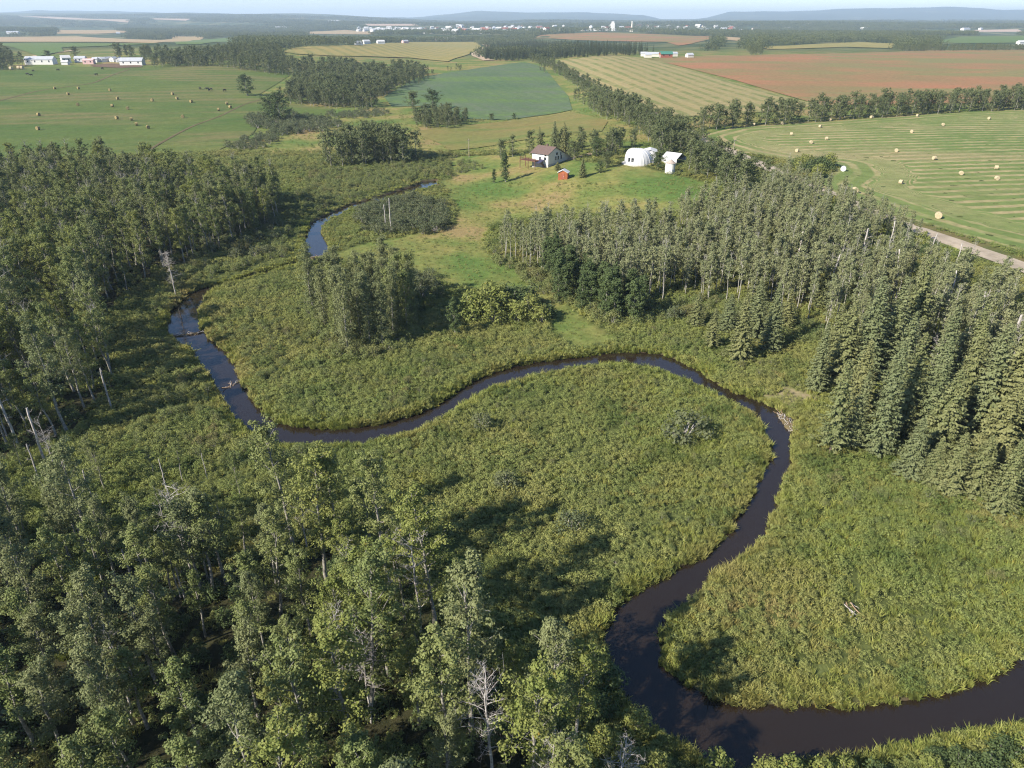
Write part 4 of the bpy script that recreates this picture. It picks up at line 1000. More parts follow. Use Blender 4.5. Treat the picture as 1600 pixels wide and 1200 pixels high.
# ------------------------------------------------------------------ roads and trails
def ribbon(name, pts, width, mat, off, label, step=6.0, wob=0.0):
    P = np.array(pts, float)
    seg = np.linalg.norm(np.diff(P, axis=0), axis=1); s = np.concatenate([[0], np.cumsum(seg)])
    t = np.arange(0, s[-1], step); C = np.column_stack([np.interp(t, s, P[:, 0]), np.interp(t, s, P[:, 1])])
    for _ in range(4): C[1:-1] = (C[:-2] + 2 * C[1:-1] + C[2:]) / 4
    T = unit(np.gradient(C, axis=0)); Nn = np.column_stack([-T[:, 1], T[:, 0]])
    cols = []
    for k in np.linspace(-.5, .5, 5):
        Q = C + Nn * (k * width * (1 + (rng.uniform(-wob, wob, len(C)) if abs(k) == .5 else 0)))[:, None] if wob and abs(k) == .5 else C + Nn * k * width
        cols.append(np.column_stack([Q, hgt_full(Q[:, 0], Q[:, 1]) + off + 0.06 * (1 - (2 * k) ** 2)]))
    V = np.stack(cols, 1).reshape(-1, 3); n = len(C)
    i = (np.arange(n - 1)[:, None] * 5 + np.arange(4)[None]).ravel()
    return struct(name, mesh_np(name, V, [np.stack([i, i + 1, i + 6, i + 5], -1)], [mat], smooth=True), label)
M['gravel'] = field_mat('gravel', (0.30, 0.25, 0.19), (0.36, 0.30, 0.23), None, scale=0.2)
M['dirt'] = field_mat('worn dirt', (0.33, 0.25, 0.17), (0.40, 0.31, 0.21), None, scale=0.2)
M['trail'] = field_mat('worn trail', (0.105, 0.088, 0.045), (0.125, 0.098, 0.052), None, scale=0.1)
ribbon('gravel_road', ROAD, 5.8, M['gravel'], 0.14, 'pale gravel road along the mown hay field')
ribbon('dirt_road', [ground_at(u, v) for u, v in [(764, 95), (756, 92), (745, 88), (742, 84), (750, 80), (757, 76), (762, 72), (752, 66)]], 13, M['dirt'], 0.6, 'tan dirt road curving up between the far fields')
ribbon('driveway', [ground_at(u, v) for u, v in [(884, 250), (898, 247), (915, 243), (935, 238), (960, 232)]], 3.4, M['dirt'], 0.06, 'tan driveway leading away behind the house', 3)
ribbon('farm_lane', [ground_at(u, v) for u, v in [(52, 89), (62, 86), (85, 83), (115, 79)]], 7, M['dirt'], 0.5, 'pale lane leading up to the farmyard', 10)
ribbon('pasture_trail', [ground_at(u, v) for u, v in [(235, 234), (262, 218), (300, 198), (345, 182), (380, 164), (415, 154)]], 1.6, M['trail'], 0.33, 'brown trail worn across the green pasture', 6)
ribbon('pasture_trail', [ground_at(u, v) for u, v in [(0, 158), (60, 142), (145, 131), (175, 118), (205, 108)]], 2.2, M['trail'], 0.33, 'faint brown trail climbing to the farmyard', 6)

# ------------------------------------------------------------------ buildings
M['white'] = plain('white siding', (0.60, 0.585, 0.56), .6, .3, .06, 1.2)
M['cream'] = plain('cream siding', (0.60, 0.55, 0.47), .7, .2, .07, 1.2)
M['brownroof'] = plain('brown shingles', (0.125, 0.086, 0.075), .85, .15, .25, 2.5)
M['concrete'] = plain('concrete', (0.40, 0.38, 0.35), .9, .1, .12, 2)
M['pane'] = plain('dark window pane', (0.02, 0.024, 0.03), .08, .5, .1)
M['deck'] = plain('red brown deck timber', (0.12, 0.055, 0.040), .8, .2, .25, 2)
M['tarp'] = plain('dark blue cover', (0.035, 0.035, 0.07), .6, .3, .15)
M['redwall'] = plain('orange red boards', (0.30, 0.098, 0.042), .75, .2, .18, 2)
M['whiteroof'] = plain('pale metal roof', (0.52, 0.51, 0.49), .45, .4, .08, 1)
M['dome'] = plain('white fabric', (0.52, 0.52, 0.52), .55, .3, .05, .8)
M['steel'] = plain('galvanised steel', (0.62, 0.63, 0.64), .4, .4, .08, 1.5)
M['rust'] = plain('rusty cap', (0.34, 0.28, 0.24), .8, .2, .25, 2)
M['dark'] = plain('dark opening', (0.03, 0.028, 0.026), .9, .1, .1)
M['wood'] = plain('weathered wood', (0.28, 0.24, 0.19), .85, .1, .2, 4)
M['straw'] = plain('baled straw', (0.40, 0.33, 0.21), .95, .05, .3, 5)
M['oldhay'] = plain('old hay', (0.24, 0.19, 0.09), .95, .05, .28, 5)
M['wrap'] = plain('white bale wrap', (0.78, 0.78, 0.76), .5, .3, .05)
M['greyroof'] = plain('grey metal roof', (0.36, 0.37, 0.39), .5, .3, .1, .5)
M['pinkwall'] = plain('faded pink wall', (0.55, 0.36, 0.34), .8, .2, .1, .5)
M['redbarn'] = plain('red barn boards', (0.26, 0.085, 0.055), .8, .2, .15, 1)
M['greenroof'] = plain('green metal roof', (0.05, 0.16, 0.12), .6, .3, .1, 1)
M['cow'] = plain('black hide', (0.018, 0.016, 0.015), .7, .2, .2)

def window(parent, plane, a, z, w, h, name='window'):
    """plane 'x-': on the wall x = 0 facing -x; 'y-': on the wall y = 0 facing -y"""
    f = MB(); p = MB()
    if plane == 'x-':
        f.box(-.07, .03, a - w / 2 - .1, a + w / 2 + .1, z - .1, z + h + .1); p.box(-.09, -.02, a - w / 2, a + w / 2, z, z + h)
    else:
        f.box(a - w / 2 - .1, a + w / 2 + .1, -.07, .03, z - .1, z + h + .1); p.box(a - w / 2, a + w / 2, -.09, -.02, z, z + h)
    o = f.build(name, M['white'], parent); p.build('pane', M['pane'], o)
    return o
def gable_house(name, loc, rz, L, W, Hh, rise, wall_m, roof_m, label, cat='building', group=None, door=True, over=.35, nwin=0):
    """ridge along local x"""
    e = empty(name, loc, rz, label, cat, group)
    b = MB(); b.box(-L / 2, L / 2, -W / 2, W / 2, -.6, Hh)
    for s in (-1, 1):
        x = s * L / 2; b.add([(x, -W / 2, Hh), (x, W / 2, Hh), (x, 0, Hh + rise)], [(0, 1, 2) if s > 0 else (0, 2, 1)])
    b.build('wall', wall_m, e)
    r = MB(); o = over; k = rise / (W / 2); th = .14
    for s in (-1, 1):
        y0, z0 = s * (W / 2 + o), Hh - o * k + .02
        A = [(-L / 2 - o, y0, z0), (L / 2 + o, y0, z0), (L / 2 + o, 0, Hh + rise + .02), (-L / 2 - o, 0, Hh + rise + .02)]
        B = [(x, y, z + th) for x, y, z in A]
        r.add(A + B, [(0, 1, 2, 3), (4, 7, 6, 5), (0, 4, 5, 1), (1, 5, 6, 2), (2, 6, 7, 3), (3, 7, 4, 0)])
    r.build('roof', roof_m, e)
    if door:
        d = MB(); d.box(-L / 2 - .05, -L / 2 + .03, -min(1.8, W * .25), min(1.8, W * .25), 0, min(3.2, Hh * .75)); d.build('door', M['greyroof'], e)
        for i in range(nwin):
            x = -L / 2 + L * (i + .5) / nwin
            w = MB(); w.box(x - .6, x + .6, -W / 2 - .05, -W / 2 + .03, Hh * .45, Hh * .8); w.build('window', M['pane'], e)
    return e

def house():
    o = at(856.2, 261.5); e = empty('house', o, math.atan2(.77, .64), 'white two storey house with brown roof, lean-to and raised deck', 'house')
    D, F, Hw, rise = 8.4, 7.4, 4.6, 1.9
    b = MB(); b.box(0.05, D, 0.05, F, 1.0, Hw)
    b.add([(0.05, 0.05, Hw), (D, 0.05, Hw), (D / 2, 0.05, Hw + rise)], [(0, 1, 2)]); b.add([(0.05, F, Hw), (D, F, Hw), (D / 2, F, Hw + rise)], [(0, 2, 1)])
    w = b.build('wall', M['cream'], e)
    f = MB(); f.box(0.0, .05, -.02, F + .02, 1.0, Hw - .02); f.build('siding', M['white'], w)
    c = MB(); c.box(0.0, D + 6.2, 0.0, F, -1.0, 1.0); c.build('foundation', M['concrete'], e)
    lt = MB(); x1 = D + 6.2
    V = [(D, 0.05, 1.0), (x1, 0.05, 1.0), (x1, 0.05, 2.3), (D, 0.05, 4.4), (D, F, 1.0), (x1, F, 1.0), (x1, F, 2.3), (D, F, 4.4)]
    lt.add(V, [(0, 1, 2, 3), (4, 7, 6, 5), (1, 5, 6, 2)]); lt.build('lean_to_wall', M['cream'], e)
    lr = MB(); lr.add([(D + .01, -.3, 4.46), (x1 + .3, -.3, 2.25), (x1 + .3, F + .3, 2.25), (D + .01, F + .3, 4.46), (D + .01, -.3, 4.6), (x1 + .3, -.3, 2.39), (x1 + .3, F + .3, 2.39), (D + .01, F + .3, 4.6)], [(0, 3, 2, 1), (4, 5, 6, 7), (0, 1, 5, 4), (1, 2, 6, 5), (2, 3, 7, 6), (3, 0, 4, 7)]); lr.build('lean_to_roof', M['brownroof'], e)
    r = MB(); k = rise / (D / 2); ov = .55
    for s in (-1, 1):
        x0 = D / 2 + s * (D / 2 + ov); z0 = Hw - ov * k + .02
        A = [(x0, -.5, z0), (D / 2, -.5, Hw + rise + .02), (D / 2, F + .5, Hw + rise + .02), (x0, F + .5, z0)]; Bq = [(x, y, z + .18) for x, y, z in A]
        r.add(A + Bq, [(0, 3, 2, 1), (4, 5, 6, 7), (0, 1, 5, 4), (1, 2, 6, 5), (2, 3, 7, 6), (3, 0, 4, 7)])
    rf = r.build('roof', M['brownroof'], e)
    ch = MB(); ch.box(D / 2 - .3, D / 2 + .3, 3.3, 3.9, Hw + rise - .4, Hw + rise + .9); ch.build('chimney', M['brownroof'], rf)
    for y, z, ww, hh in ((1.2, 3.75, .9, .6), (3.7, 2.2, .8, 1.2), (1.35, 2.4, 1.0, 1.0), (2.0, .25, 1.0, .65)): window(e, 'x-', y, z, ww, hh)
    for x, z, ww, hh in ((5.2, 3.7, 1.1, .9), (4.6, 2.0, .7, 1.3), (6.1, 2.0, .7, 1.3), (7.9, 2.0, .8, 1.3), (7.6, 3.45, .6, 1.0)): window(e, 'y-', x, z, ww, hh)
    d = MB(); d.box(-3.6, -.08, 3.2, F + 3.0, 2.05, 2.2); dk = d.build('deck', M['deck'], e)
    for x, y in ((-3.5, 3.3), (-3.5, 6.5), (-3.5, F + 2.9), (-.2, F + 2.9)):
        q = MB(); q.box(x - .09, x + .09, y - .09, y + .09, -.8, 3.2); q.build('post', M['deck'], dk)
    q = MB()
    for z in (2.6, 3.15): q.box(-3.58, -3.5, 3.3, F + 2.9, z, z + .08); q.box(-3.58, -.2, F + 2.88, F + 2.96, z, z + .08)
    for y in np.arange(3.4, F + 2.9, .35): q.box(-3.56, -3.52, y, y + .05, 2.2, 3.15)
    q.build('railing', M['deck'], dk)
    t = MB(); t.add([(-3.3, 1.4, 1.6), (-.4, 1.4, 2.5), (-.4, 3.1, 2.5), (-3.3, 3.1, 1.6), (-3.3, 1.4, 1.7), (-.4, 1.4, 2.6), (-.4, 3.1, 2.6), (-3.3, 3.1, 1.7)], [(0, 3, 2, 1), (4, 5, 6, 7), (0, 1, 5, 4), (1, 2, 6, 5), (2, 3, 7, 6), (3, 0, 4, 7)]); t.build('awning', M['tarp'], e)
    st = MB()
    for i in range(7): st.box(-1.2, -.15, 3.15 - .28 * (i + 1), 3.15 - .28 * i, .15 + (6 - i) * .27, .3 + (6 - i) * .27)
    st.build('steps', M['deck'], dk)
house()

def shed():
    e = empty('garden_shed', at(880.5, 279), math.radians(-16), 'small orange red shed with a pale roof below the house', 'shed')
    b = MB(); b.box(-1.6, 1.6, -1.3, 1.3, -.4, 2.2)
    b.build('wall', M['redwall'], e)
    g = MB()
    for y in (-1.3, 1.3): g.add([(-1.6, y, 2.2), (1.6, y, 2.2), (0, y, 3.0)], [(0, 1, 2) if y < 0 else (0, 2, 1)])
    g.build('gable', M['redwall'], e)
    r = MB()
    for s in (-1, 1):
        A = [(s * 1.9, -1.6, 2.08), (0, -1.6, 3.03), (0, 1.6, 3.03), (s * 1.9, 1.6, 2.08)]; B = [(x, y, z + .1) for x, y, z in A]
        r.add(A + B, [(0, 3, 2, 1), (4, 5, 6, 7), (0, 1, 5, 4), (1, 2, 6, 5), (2, 3, 7, 6), (3, 0, 4, 7)])
    r.build('roof', M['whiteroof'], e)
    d = MB(); d.box(-.45, .45, -1.36, -1.28, 0, 1.9); dd = d.build('door', M['redbarn'], e)
    h = MB(); h.box(.28, .36, -1.40, -1.35, .9, 1.1); h.build('handle', M['steel'], dd)
    for x in np.arange(-1.55, 1.6, .31):
        q = MB(); q.box(x - .02, x + .02, -1.335, -1.29, -.2, 2.2)
        if abs(x) > .5: q.build('batten', M['redwall'], e)
shed()

def dome():
    o = at(996, 255.5); e = empty('dome_building', o, math.radians(4), 'large rounded white dome building beside the windbreak', 'building')
    n, k = 28, 12; R = (5.6, 5.0, 5.1); V = []
    for j in range(k + 1):
        t = j / k; z = R[2] * math.sin(t * math.pi / 2) ** .9; rr = math.cos(t * math.pi / 2) ** .62
        for i in range(n):
            a = 2 * math.pi * i / n; x, y = math.cos(a), math.sin(a)
            sx = R[0] * (1.0 if x > 0 else .8)
            V.append((x * sx * rr - .9 * t, y * R[1] * rr, z))
    F = [(j * n + i, j * n + (i + 1) % n, (j + 1) * n + (i + 1) % n, (j + 1) * n + i) for j in range(k) for i in range(n)]
    sh = MB(); sh.add(V, F); s_ = sh.build('shell', M['dome'], e)
    base = MB(); base.tube([(0, 0, -.5), (0, 0, .25)], [5.5, 5.5], 28); base.build('curb', M['concrete'], e)
    for i in range(0, n, 2):
        P = [np.array(V[j * n + i]) * np.array([1.004, 1.004, 1.004]) for j in range(k)]
        q = MB(); q.tube(P, [.07] * len(P), 5); q.build('rib', M['whiteroof'], e)
    for a in (215, 232):
        q = MB(); q.box(-.06, .10, -.45, .45, 1.1, 2.5); w = q.build('window', M['pane'], e)
        ar = math.radians(a); w.location = (math.cos(ar) * 4.45, math.sin(ar) * 4.85, 0); w.rotation_euler = (0, 0, ar)
    q = MB(); q.box(-.06, .12, -.8, .8, .1, 2.3); w = q.build('door', M['greyroof'], e); ar = math.radians(330); w.location = (5.05, -2.55, 0); w.rotation_euler = (0, 0, ar)
dome()
gable_house('white_shelter', at(1015, 249.5), math.radians(80), 5.5, 4.2, 3.2, .6, M['dome'], M['dome'], 'small white shelter attached behind the dome building', 'shelter')
def carport():
    o = at(1052, 254.5); e = empty('fabric_carport', o, math.radians(-42), 'white fabric carport with a dark open end near the grain bin', 'carport')
    L, W, Hh, rise = 6.2, 6.6, 1.9, 1.6
    r = MB(); k = rise / (W / 2)
    for s in (-1, 1):
        A = [(-L / 2, s * W / 2, Hh), (L / 2, s * W / 2, Hh), (L / 2, 0, Hh + rise), (-L / 2, 0, Hh + rise)]; B = [(x, y, z + .08) for x, y, z in A]
        r.add(A + B, [(0, 1, 2, 3), (4, 7, 6, 5), (0, 4, 5, 1), (1, 5, 6, 2), (2, 6, 7, 3), (3, 7, 4, 0)])
    r.build('roof', M['dome'], e)
    w = MB()
    w.box(-L / 2, L / 2, -W / 2 - .04, -W / 2 + .04, -.3, Hh); w.box(-L / 2, L / 2, W / 2 - .04, W / 2 + .04, .9, Hh)
    w.add([(-L / 2, -W / 2, -.3), (-L / 2, W / 2, -.3), (-L / 2, W / 2, Hh), (-L / 2, 0, Hh + rise), (-L / 2, -W / 2, Hh)], [(0, 1, 2, 3, 4)])
    w.build('side_wall', M['dome'], e)
    for x in (-L / 2 + .1, 0, L / 2 - .1):
        for y in (-W / 2 + .15, W / 2 - .15):
            q = MB(); q.tube([(x, y, -.4), (x, y, Hh)], [.06, .06], 6); q.build('post', M['steel'], e)
    q = MB(); q.box(-1.8, 1.0, -1.6, .9, 0, 1.4); q.box(-1.2, .6, -1.4, .7, 1.4, 1.9)  # near-black blocks stand in for the shade inside the open end
    t = q.build('shade_fill', M['dark'], None); t.name = 'carport_shade_fill'; t.location = e.location; t.rotation_euler = e.rotation_euler
    tag(t, 'dark blocks standing for the shade inside the white carport', 'shade')
carport()
def grain_bin():
    e = empty('grain_bin', at(1046.5, 270), 0, 'round white steel grain bin with a rusty cone roof', 'grain bin')
    zs = np.arange(-.4, 3.3, .18); q = MB(); q.tube([(0, 0, z) for z in zs], [1.62 + .025 * (i % 2) for i in range(len(zs))], 28); q.build('wall', M['white'], e)
    q = MB(); q.tube([(0, 0, 3.2), (0, 0, 3.75), (0, 0, 4.25)], [1.78, .95, .28], 28); rf = q.build('roof', M['rust'], e)
    q = MB(); q.tube([(0, 0, 4.2), (0, 0, 4.45)], [.32, .30], 12); q.build('cap', M['steel'], rf)
    q = MB(); q.box(-.35, .35, -1.74, -1.6, .3, 1.5); q.build('door', M['steel'], e)
grain_bin()
def pole(u, v, h, label, arm=False):
    e = empty('utility_pole', at(u, v), math.radians(30), label, 'pole')
    q = MB(); q.tube([(0, 0, -.5), (0, 0, h)], [.14, .10], 8); q.build('shaft', M['wood'], e)
    q = MB(); q.box(-.9, .9, -.06, .06, h - .7, h - .55); q.build('crossarm', M['wood'], e)
pole(1324, 390, 4.2, 'short weathered pole beside the gravel road and hay field'); pole(733, 246, 7.5, 'pale pole at the corner of the lawn clearing'); pole(1145, 243, 6, 'thin pole in the hedgerow by the mown hay field')

# far farmyard on the pasture crest
G1 = 'buildings of the white farmyard'
gable_house('long_barn', at(65, 100.5), math.radians(3), 27, 9, 4.6, 2.6, M['white'], M['greyroof'], 'long white barn with grey roof at the end of the farmyard', 'barn', None, True, .4, 4)
gable_house('machine_shed', at(208, 102), math.radians(4), 21, 9, 4.2, 2.6, M['white'], M['greyroof'], 'white machine shed with grey roof beside the tree belt', 'shed', None, True, .4, 3)
gable_house('farm_house', at(104, 98.5), math.radians(40), 8, 7, 5.0, 2.2, M['white'], M['whiteroof'], 'tall white farm house between two white barns', 'house', None, True, .4, 2)
gable_house('farm_garage', at(103, 101), math.radians(5), 6, 5, 2.6, 1.2, M['white'], M['whiteroof'], 'low white garage in front of the tall farm house', 'garage')
gable_house('farm_house', at(127, 97), math.radians(8), 10, 7, 3.6, 2.0, M['white'], M['greyroof'], 'low white farm house next to the pink shed', 'house', None, True, .4, 3)
gable_house('pink_shed', at(140, 100), math.radians(6), 10, 6, 3.4, 1.4, M['pinkwall'], M['pinkwall'], 'faded pink shed in the middle of the farmyard', 'shed', None, True, .3, 2)
for i, (u, v, L, l) in enumerate([(150, 97.5, 5, 'small grey shed behind the pink shed'), (156, 97, 6, 'small white shed in the middle of the farmyard'), (162, 97, 4, 'tiny white hut in the middle of the farmyard'), (169, 96.5, 8, 'tan roofed shed in the farmyard row'), (178, 96.5, 7, 'white gabled shed in the farmyard row'), (187, 97, 7, 'low grey shed next to the machine shed')]):
    gable_house('farm_shed', at(u, v), math.radians(20 * i), L, 5, 3.2, 1.5, M['white'] if i != 3 else M['cream'], M['greyroof'] if i != 4 else M['whiteroof'], l, 'shed')
M['yard'] = field_mat('trampled yard', (0.150, 0.095, 0.065), (0.120, 0.085, 0.055), None, scale=0.05)
drape('farm_yard', [(140, 102), (175, 100), (222, 103), (222, 105.5), (190, 107), (145, 105)], M['yard'], 8, .55, 'brown trampled yard in front of the farm sheds')
# farm beyond the swathed field
gable_house('red_barn', at(1040, 90), math.radians(5), 13, 8, 3.8, 2.4, M['redbarn'], M['greenroof'], 'red barn with green roof at the far farm', 'barn', None, True, .5, 2)
for i, (u, v, L, l) in enumerate([(1006, 88, 9, 'small white house under trees at the far farm'), (1020, 88.5, 16, 'long white shed beside the red barn'), (1012, 90, 9, 'low grey shed in front of the white shed'), (1051, 88, 12, 'pale shed on the far side of the red barn'), (1077, 90, 9, 'lone white house at the corner of the brown field')]):
    gable_house('farm_building', at(u, v), math.radians(-10 + 7 * i), L * .8, 6, 3.0, 1.6, M['cream'], M['greyroof'], l, 'building')
# other far farms
for i, (u, v, L, l) in enumerate([(21, 53, 40, 'long white barn in the far fields before the wooded plateau'), (185, 53, 14, 'tiny white house amid trees on the tan field'), (439, 45, 60, 'big white hall far off in the woods'), (431, 45.5, 20, 'white house beside the big far hall'), (454, 44, 20, 'small white building beyond the big far hall'), (522, 35, 90, 'long pale building on the far plain'),
        (561, 71, 12, 'small white shed at the edge of the golden field'), (572, 69, 14, 'white round roofed building above the golden field'), (595, 69, 14, 'white farm building in trees above the golden field'), (633, 68, 14, 'pink roofed farm building above the golden field'), (688, 64, 26, 'red roofed farm row at the top of the golden field'), (706, 63, 26, 'large white farm hall at the top of the golden field'),
        (1232, 46, 40, 'pale building group alone in the far wood'), (1268, 39, 40, 'pale building in a clearing of the far wood'), (1350, 46, 50, 'long pale building at the far wood edge'), (1508, 47, 40, 'grey roofed farm building in the far woods'), (1532, 46.5, 25, 'white farm shed in the far woods'), (1594, 70, 14, 'white roofed farm building at the end of the brown field'), (1142, 43, 25, 'white house pair in the far woods')]):
    gable_house('far_building', at(u, v), math.radians(10 + 17 * i % 40), L, L * .35 + 3, 4 + L * .05, 2 + L * .03, M['white'] if i not in (9, 10) else M['pinkwall'], M['whiteroof'] if i % 3 else M['greyroof'], l, 'building')
# the town
def small_house_mesh(k, wall, roof):
    L, W, Hh, rise = [(13, 9, 4.5, 2.5), (16, 10, 6, 2.5), (22, 12, 5, 2)][k]
    b = MB(); b.box(-L / 2, L / 2, -W / 2, W / 2, -2, Hh)
    for s in (-1, 1): b.add([(s * L / 2, -W / 2, Hh), (s * L / 2, W / 2, Hh), (s * L / 2, 0, Hh + rise)], [(0, 1, 2) if s > 0 else (0, 2, 1)])
    r = MB()
    for s in (-1, 1):
        A = [(-L / 2 - .6, s * (W / 2 + .6), Hh - .3), (L / 2 + .6, s * (W / 2 + .6), Hh - .3), (L / 2 + .6, 0, Hh + rise + .1), (-L / 2 - .6, 0, Hh + rise + .1)]; B = [(x, y, z + .3) for x, y, z in A]
        r.add(A + B, [(0, 1, 2, 3), (4, 7, 6, 5), (0, 4, 5, 1), (1, 5, 6, 2), (2, 6, 7, 3), (3, 7, 4, 0)])
    out = []
    for nm, q, m in (('wall', b, wall), ('roof', r, roof)):
        me = bpy.data.meshes.new('town ' + nm); me.from_pydata(q.v, [], q.f); me.materials.append(m); me.update(); out.append(me)
    return out
TOWN = [small_house_mesh(k, w, r) for k, w, r in ((0, M['white'], M['greyroof']), (1, M['white'], M['whiteroof']), (2, M['white'], M['whiteroof']), (0, M['cream'], M['brownroof']), (1, M['white'], M['redbarn']))]
for i in range(210):
    z_ = i % 3
    if z_ == 0: u, v = rng.uniform(560, 660), rng.uniform(46, 49.5)
    elif z_ == 1: u, v = rng.uniform(660, 850), rng.uniform(44, 53)
    else: u, v = rng.uniform(700, 1180), rng.uniform(42, 50)
    w, r = TOWN[[1, 2, 2, 1, 0][int(rng.integers(5))] if z_ == 0 else int(rng.choice([0, 0, 1, 3, 4, 1]))]
    e = empty('town_house', at(u, v), float(rng.uniform(0, 3)), 'small pale house of the distant town on the plain', 'house', 'houses of the distant town', float(rng.uniform(1.0, 1.7)))
    obj('wall', w, e); obj('roof', r, e)
def elevator():
    e = empty('grain_elevator', at(957, 48.5), 0, 'tall white grain elevator tower with long low building in town', 'elevator', None, .75)
    q = MB(); q.box(-9, 9, -7, 7, -2, 34); q.box(-6, 6, -5, 5, 34, 42); q.build('tower', M['white'], e)
    q = MB(); q.box(-95, -9.2, -9, 9, -2, 11); q.build('long_hall', M['white'], e)
    q = MB(); q.tube([(-106, 0, -2), (-106, 0, 20), (-106, 0, 25)], [9, 9, 1], 16); q.build('silo', M['steel'], e)
elevator()
e = empty('water_tower', at(987, 48), 0, 'slim pale chimney tower east of the grain elevator', 'tower'); q = MB(); q.tube([(0, 0, -2), (0, 0, 30)], [3.4, 2.6], 12); q.build('shaft', M['cream'], e); q = MB(); q.tube([(0, 0, 30.02), (0, 0, 34)], [3.4, 3.0], 12); q.build('cap', M['white'], e)

# ------------------------------------------------------------------ bales and cattle
def bale_mesh(m):
    xs = [-.72, -.68, -.6, .6, .68, .72]; rs = [.80, .88, .92, .92, .88, .80]; n = 20
    V, F = [], []
    r = np.random.default_rng(5)
    for x, rad in zip(xs, rs):
        for i in range(n):
            a = 2 * math.pi * i / n; k = rad * (1 + r.uniform(-.03, .03)); V.append((x, math.cos(a) * k, math.sin(a) * k + .90))
    for j in range(5):
        for i in range(n): F.append((j * n + i, j * n + (i + 1) % n, (j + 1) * n + (i + 1) % n, (j + 1) * n + i))
    F += [tuple(range(n))[::-1], tuple(range(5 * n, 6 * n))]
    me = bpy.data.meshes.new('bale'); me.from_pydata(V, [], F); me.materials.append(m); me.update(); return me
BALE, OLD, WRAP = bale_mesh(M['straw']), bale_mesh(M['oldhay']), bale_mesh(M['wrap'])
for u, v in [(1178, 197), (1222, 195), (1236, 212), (1281, 200), (1291, 219), (1297, 189), (1267, 225), (1361, 185), (1400, 238), (1424, 208), (1433, 183), (1459, 250), (1473, 197), (1545, 187), (1556, 265), (1557, 282), (1501, 274), (1407, 288), (1245, 238)]:
    o = obj('hay_bale', BALE, None, at(u, v) + Vector((0, 0, .10))); o.scale = (.72,) * 3; o.rotation_euler = (0, 0, float(rng.uniform(0, 3.1))); tag(o, 'round tan straw bale lying on the open mown hay field', 'bale', 'bales on the mown hay field')
for u, v, m, l in [(1465, 342, BALE, 'large round bale beside the road edge of the hay field'), (1335, 302, BALE, 'loose golden bale on the swath bend by the jutting bushes'), (1317, 268, WRAP, 'white wrapped bale beside the bushes jutting into the hay field')]:
    o = obj('hay_bale', m, None, at(u, v) + Vector((0, 0, .10))); o.rotation_euler = (0, 0, float(rng.uniform(.8, 2))); o.scale = (.92,) * 3; tag(o, l, 'bale')
for u, v in [(61, 182), (60, 204), (123, 140), (107, 149), (122, 166), (184, 156), (176, 168), (200, 172), (183, 187), (206, 189), (214, 197), (238, 159), (270, 149), (277, 156), (299, 161), (286, 185), (342, 174), (355, 164), (360, 170), (86, 140), (232, 202), (172, 143)]:
    o = obj('hay_bale', OLD, None, at(u, v) + Vector((0, 0, .25))); o.rotation_euler = (0, 0, float(rng.uniform(0, 3.1))); tag(o, 'weathered brown round bale on the green pasture', 'bale', 'bales on the green pasture')
for u, v in [(30, 109), (35, 109), (18, 110)]:
    o = obj('hay_bale', BALE, None, at(u, v) + Vector((0, 0, .3))); o.scale = (1.6,) * 3; tag(o, 'pale straw bale stored beside the long white barn', 'bale', 'bales by the long barn')
def cow_mesh():
    q = MB()
    q.tube([(-1.05, 0, 1.15), (-.9, 0, 1.05), (-.4, 0, 1.0), (.2, 0, .98), (.7, 0, 1.05), (.95, 0, 1.15)], [.12, .32, .38, .40, .36, .2], 10)
    q.tube([(.8, 0, 1.2), (1.15, 0, 1.05), (1.4, 0, .75), (1.55, 0, .5)], [.24, .18, .15, .09], 8)
    for x, y in ((-.8, .2), (-.8, -.2), (.65, .2), (.65, -.2)): q.tube([(x, y, .95), (x - .03, y, .5), (x, y, 0)], [.15, .08, .06], 6)
    q.tube([(-1.05, 0, 1.2), (-1.15, 0, .9), (-1.15, 0, .5)], [.04, .03, .04], 5)
    me = bpy.data.meshes.new('cow'); me.from_pydata(q.v, [], q.f); me.materials.append(M['cow']); me.update(); return me
COW = cow_mesh()
for u, v in [(52, 112.5), (43, 117.5), (49, 119.5), (91, 111), (160, 109), (151, 118.5), (313, 140.5), (324, 141), (330, 141.5), (327, 143), (351, 143.5)]:
    o = obj('cow', COW, None, at(u, v) + Vector((0, 0, .26))); o.rotation_euler = (0, 0, float(rng.uniform(0, 6.2))); o.scale = (1.2,) * 3; tag(o, 'black cow grazing on the upper green pasture', 'cow', 'cattle on the green pasture')

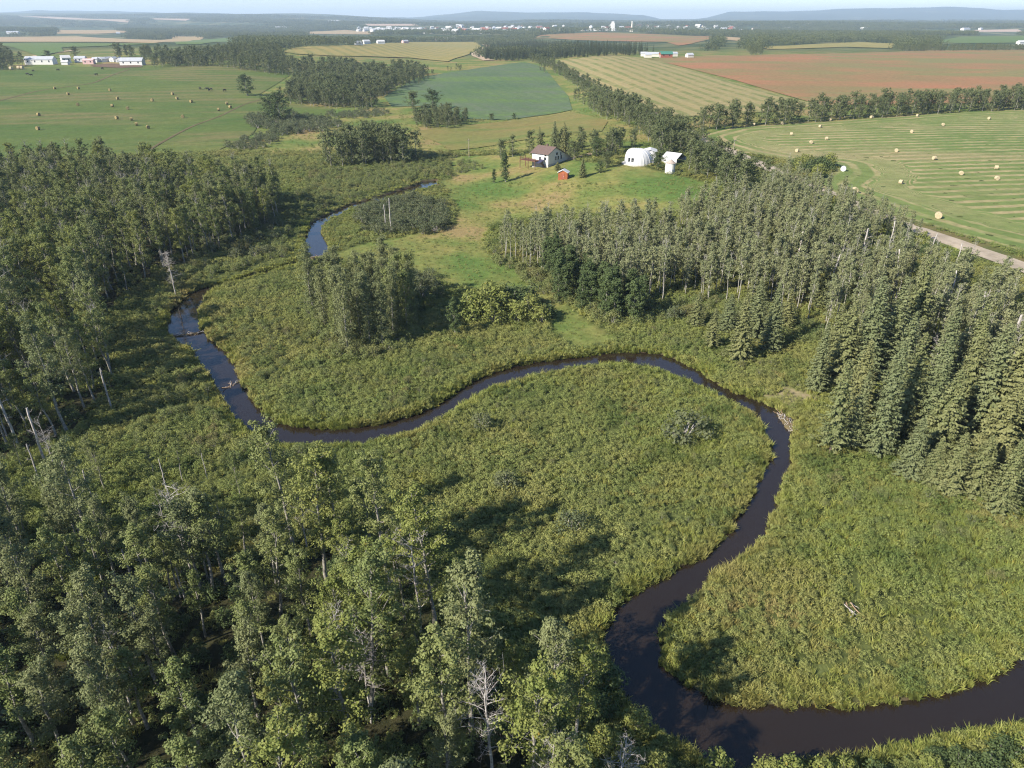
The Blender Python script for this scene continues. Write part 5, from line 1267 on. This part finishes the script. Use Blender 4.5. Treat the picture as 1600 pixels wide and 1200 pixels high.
# ------------------------------------------------------------------ sticks and dams in the creek
def stick_meshes():
    out = []
    for i in range(4):
        r = np.random.default_rng(300 + i)
        P = np.column_stack([np.linspace(-.9, .9, 5), r.normal(0, .06, 5), r.normal(0, .05, 5)])
        V, F = tube(P, np.array([.05, .055, .05, .04, .02]), 5); out.append(mesh_np('stick', V, [F], [M['stick'] if i % 2 else M['deadwood']]))
    return out
STICKS = stick_meshes()
def stick_pile(name, a, b, n, spread, label, cat, z=.25, size=1.0):
    A, B = Vector((*unplane(*a, WATER_Z), 0)), Vector((*unplane(*b, WATER_Z), 0)); mid = (A + B) / 2
    e = empty(name, (mid.x, mid.y, WATER_Z), 0, label, cat)
    d = (B - A); az = math.atan2(d.y, d.x)
    core = MB(); n_ = 14
    core.tube([tuple(-d / 2 + d * k / n_ + Vector((rng.normal(0, .08), rng.normal(0, .08), -.18))) for k in range(n_ + 1)], [spread * .7 * rng.uniform(.75, 1.15) for _ in range(n_ + 1)], 7); core.build('mud_core', M['trail'], e)
    for i in range(n):
        o = obj('stick', STICKS[i % 4], e); p = -d / 2 + d * rng.uniform(0, 1)
        o.location = (p.x + rng.normal(0, spread * .4), p.y + rng.normal(0, spread * .4), rng.uniform(0, z))
        o.rotation_euler = (rng.normal(0, .2), rng.normal(0, .22), az + rng.normal(0, .55)); o.scale = (float(rng.uniform(.5, 1.1)) * size,) * 3
stick_pile('stick_dam', (264, 527), (318, 519), 60, .55, 'low dam of brown sticks across the creek below the dead conifer', 'dam')
stick_pile('stick_dam', (476, 404), (514, 399), 50, .6, 'reddish stick dam closing the upper creek pool', 'dam')
stick_pile('stick_dam', (352, 607), (388, 588), 26, .3, 'broken line of sticks and stones across the creek', 'dam', .12)
stick_pile('driftwood_pile', (1218, 648), (1240, 675), 70, .9, 'grey driftwood heap lodged at the sharp creek bend', 'driftwood', .5, .85)
stick_pile('brush_pile', (625, 540), (655, 528), 60, 1.2, 'fallen tan branches beside the creek bend island', 'brush pile', 1.2, 1.5)
stick_pile('brush_pile', (1318, 955), (1336, 965), 40, .8, 'small pile of bleached branches on the grassy lower meadow', 'brush pile', .9, 1.0)

# ------------------------------------------------------------------ haze
hz = MB(); hz.box(gx[0] - 50, gx[-1] + 50, gy[0] - 50, gy[-1] + 50, float(gz.min()) - 1.0, 262)
m, nt, out = new_mat('haze'); N = NT(nt)
pv = N.n('ShaderNodeVolumePrincipled'); pv.inputs['Color'].default_value = (0.66, 0.82, 1.0, 1); pv.inputs['Density'].default_value = 0.95e-4; pv.inputs['Anisotropy'].default_value = 0.1
N.l(pv.outputs[0], out.inputs['Volume'])
tag(hz.build('haze', m), 'thin blue summer haze over the plain', None, None, 'stuff')
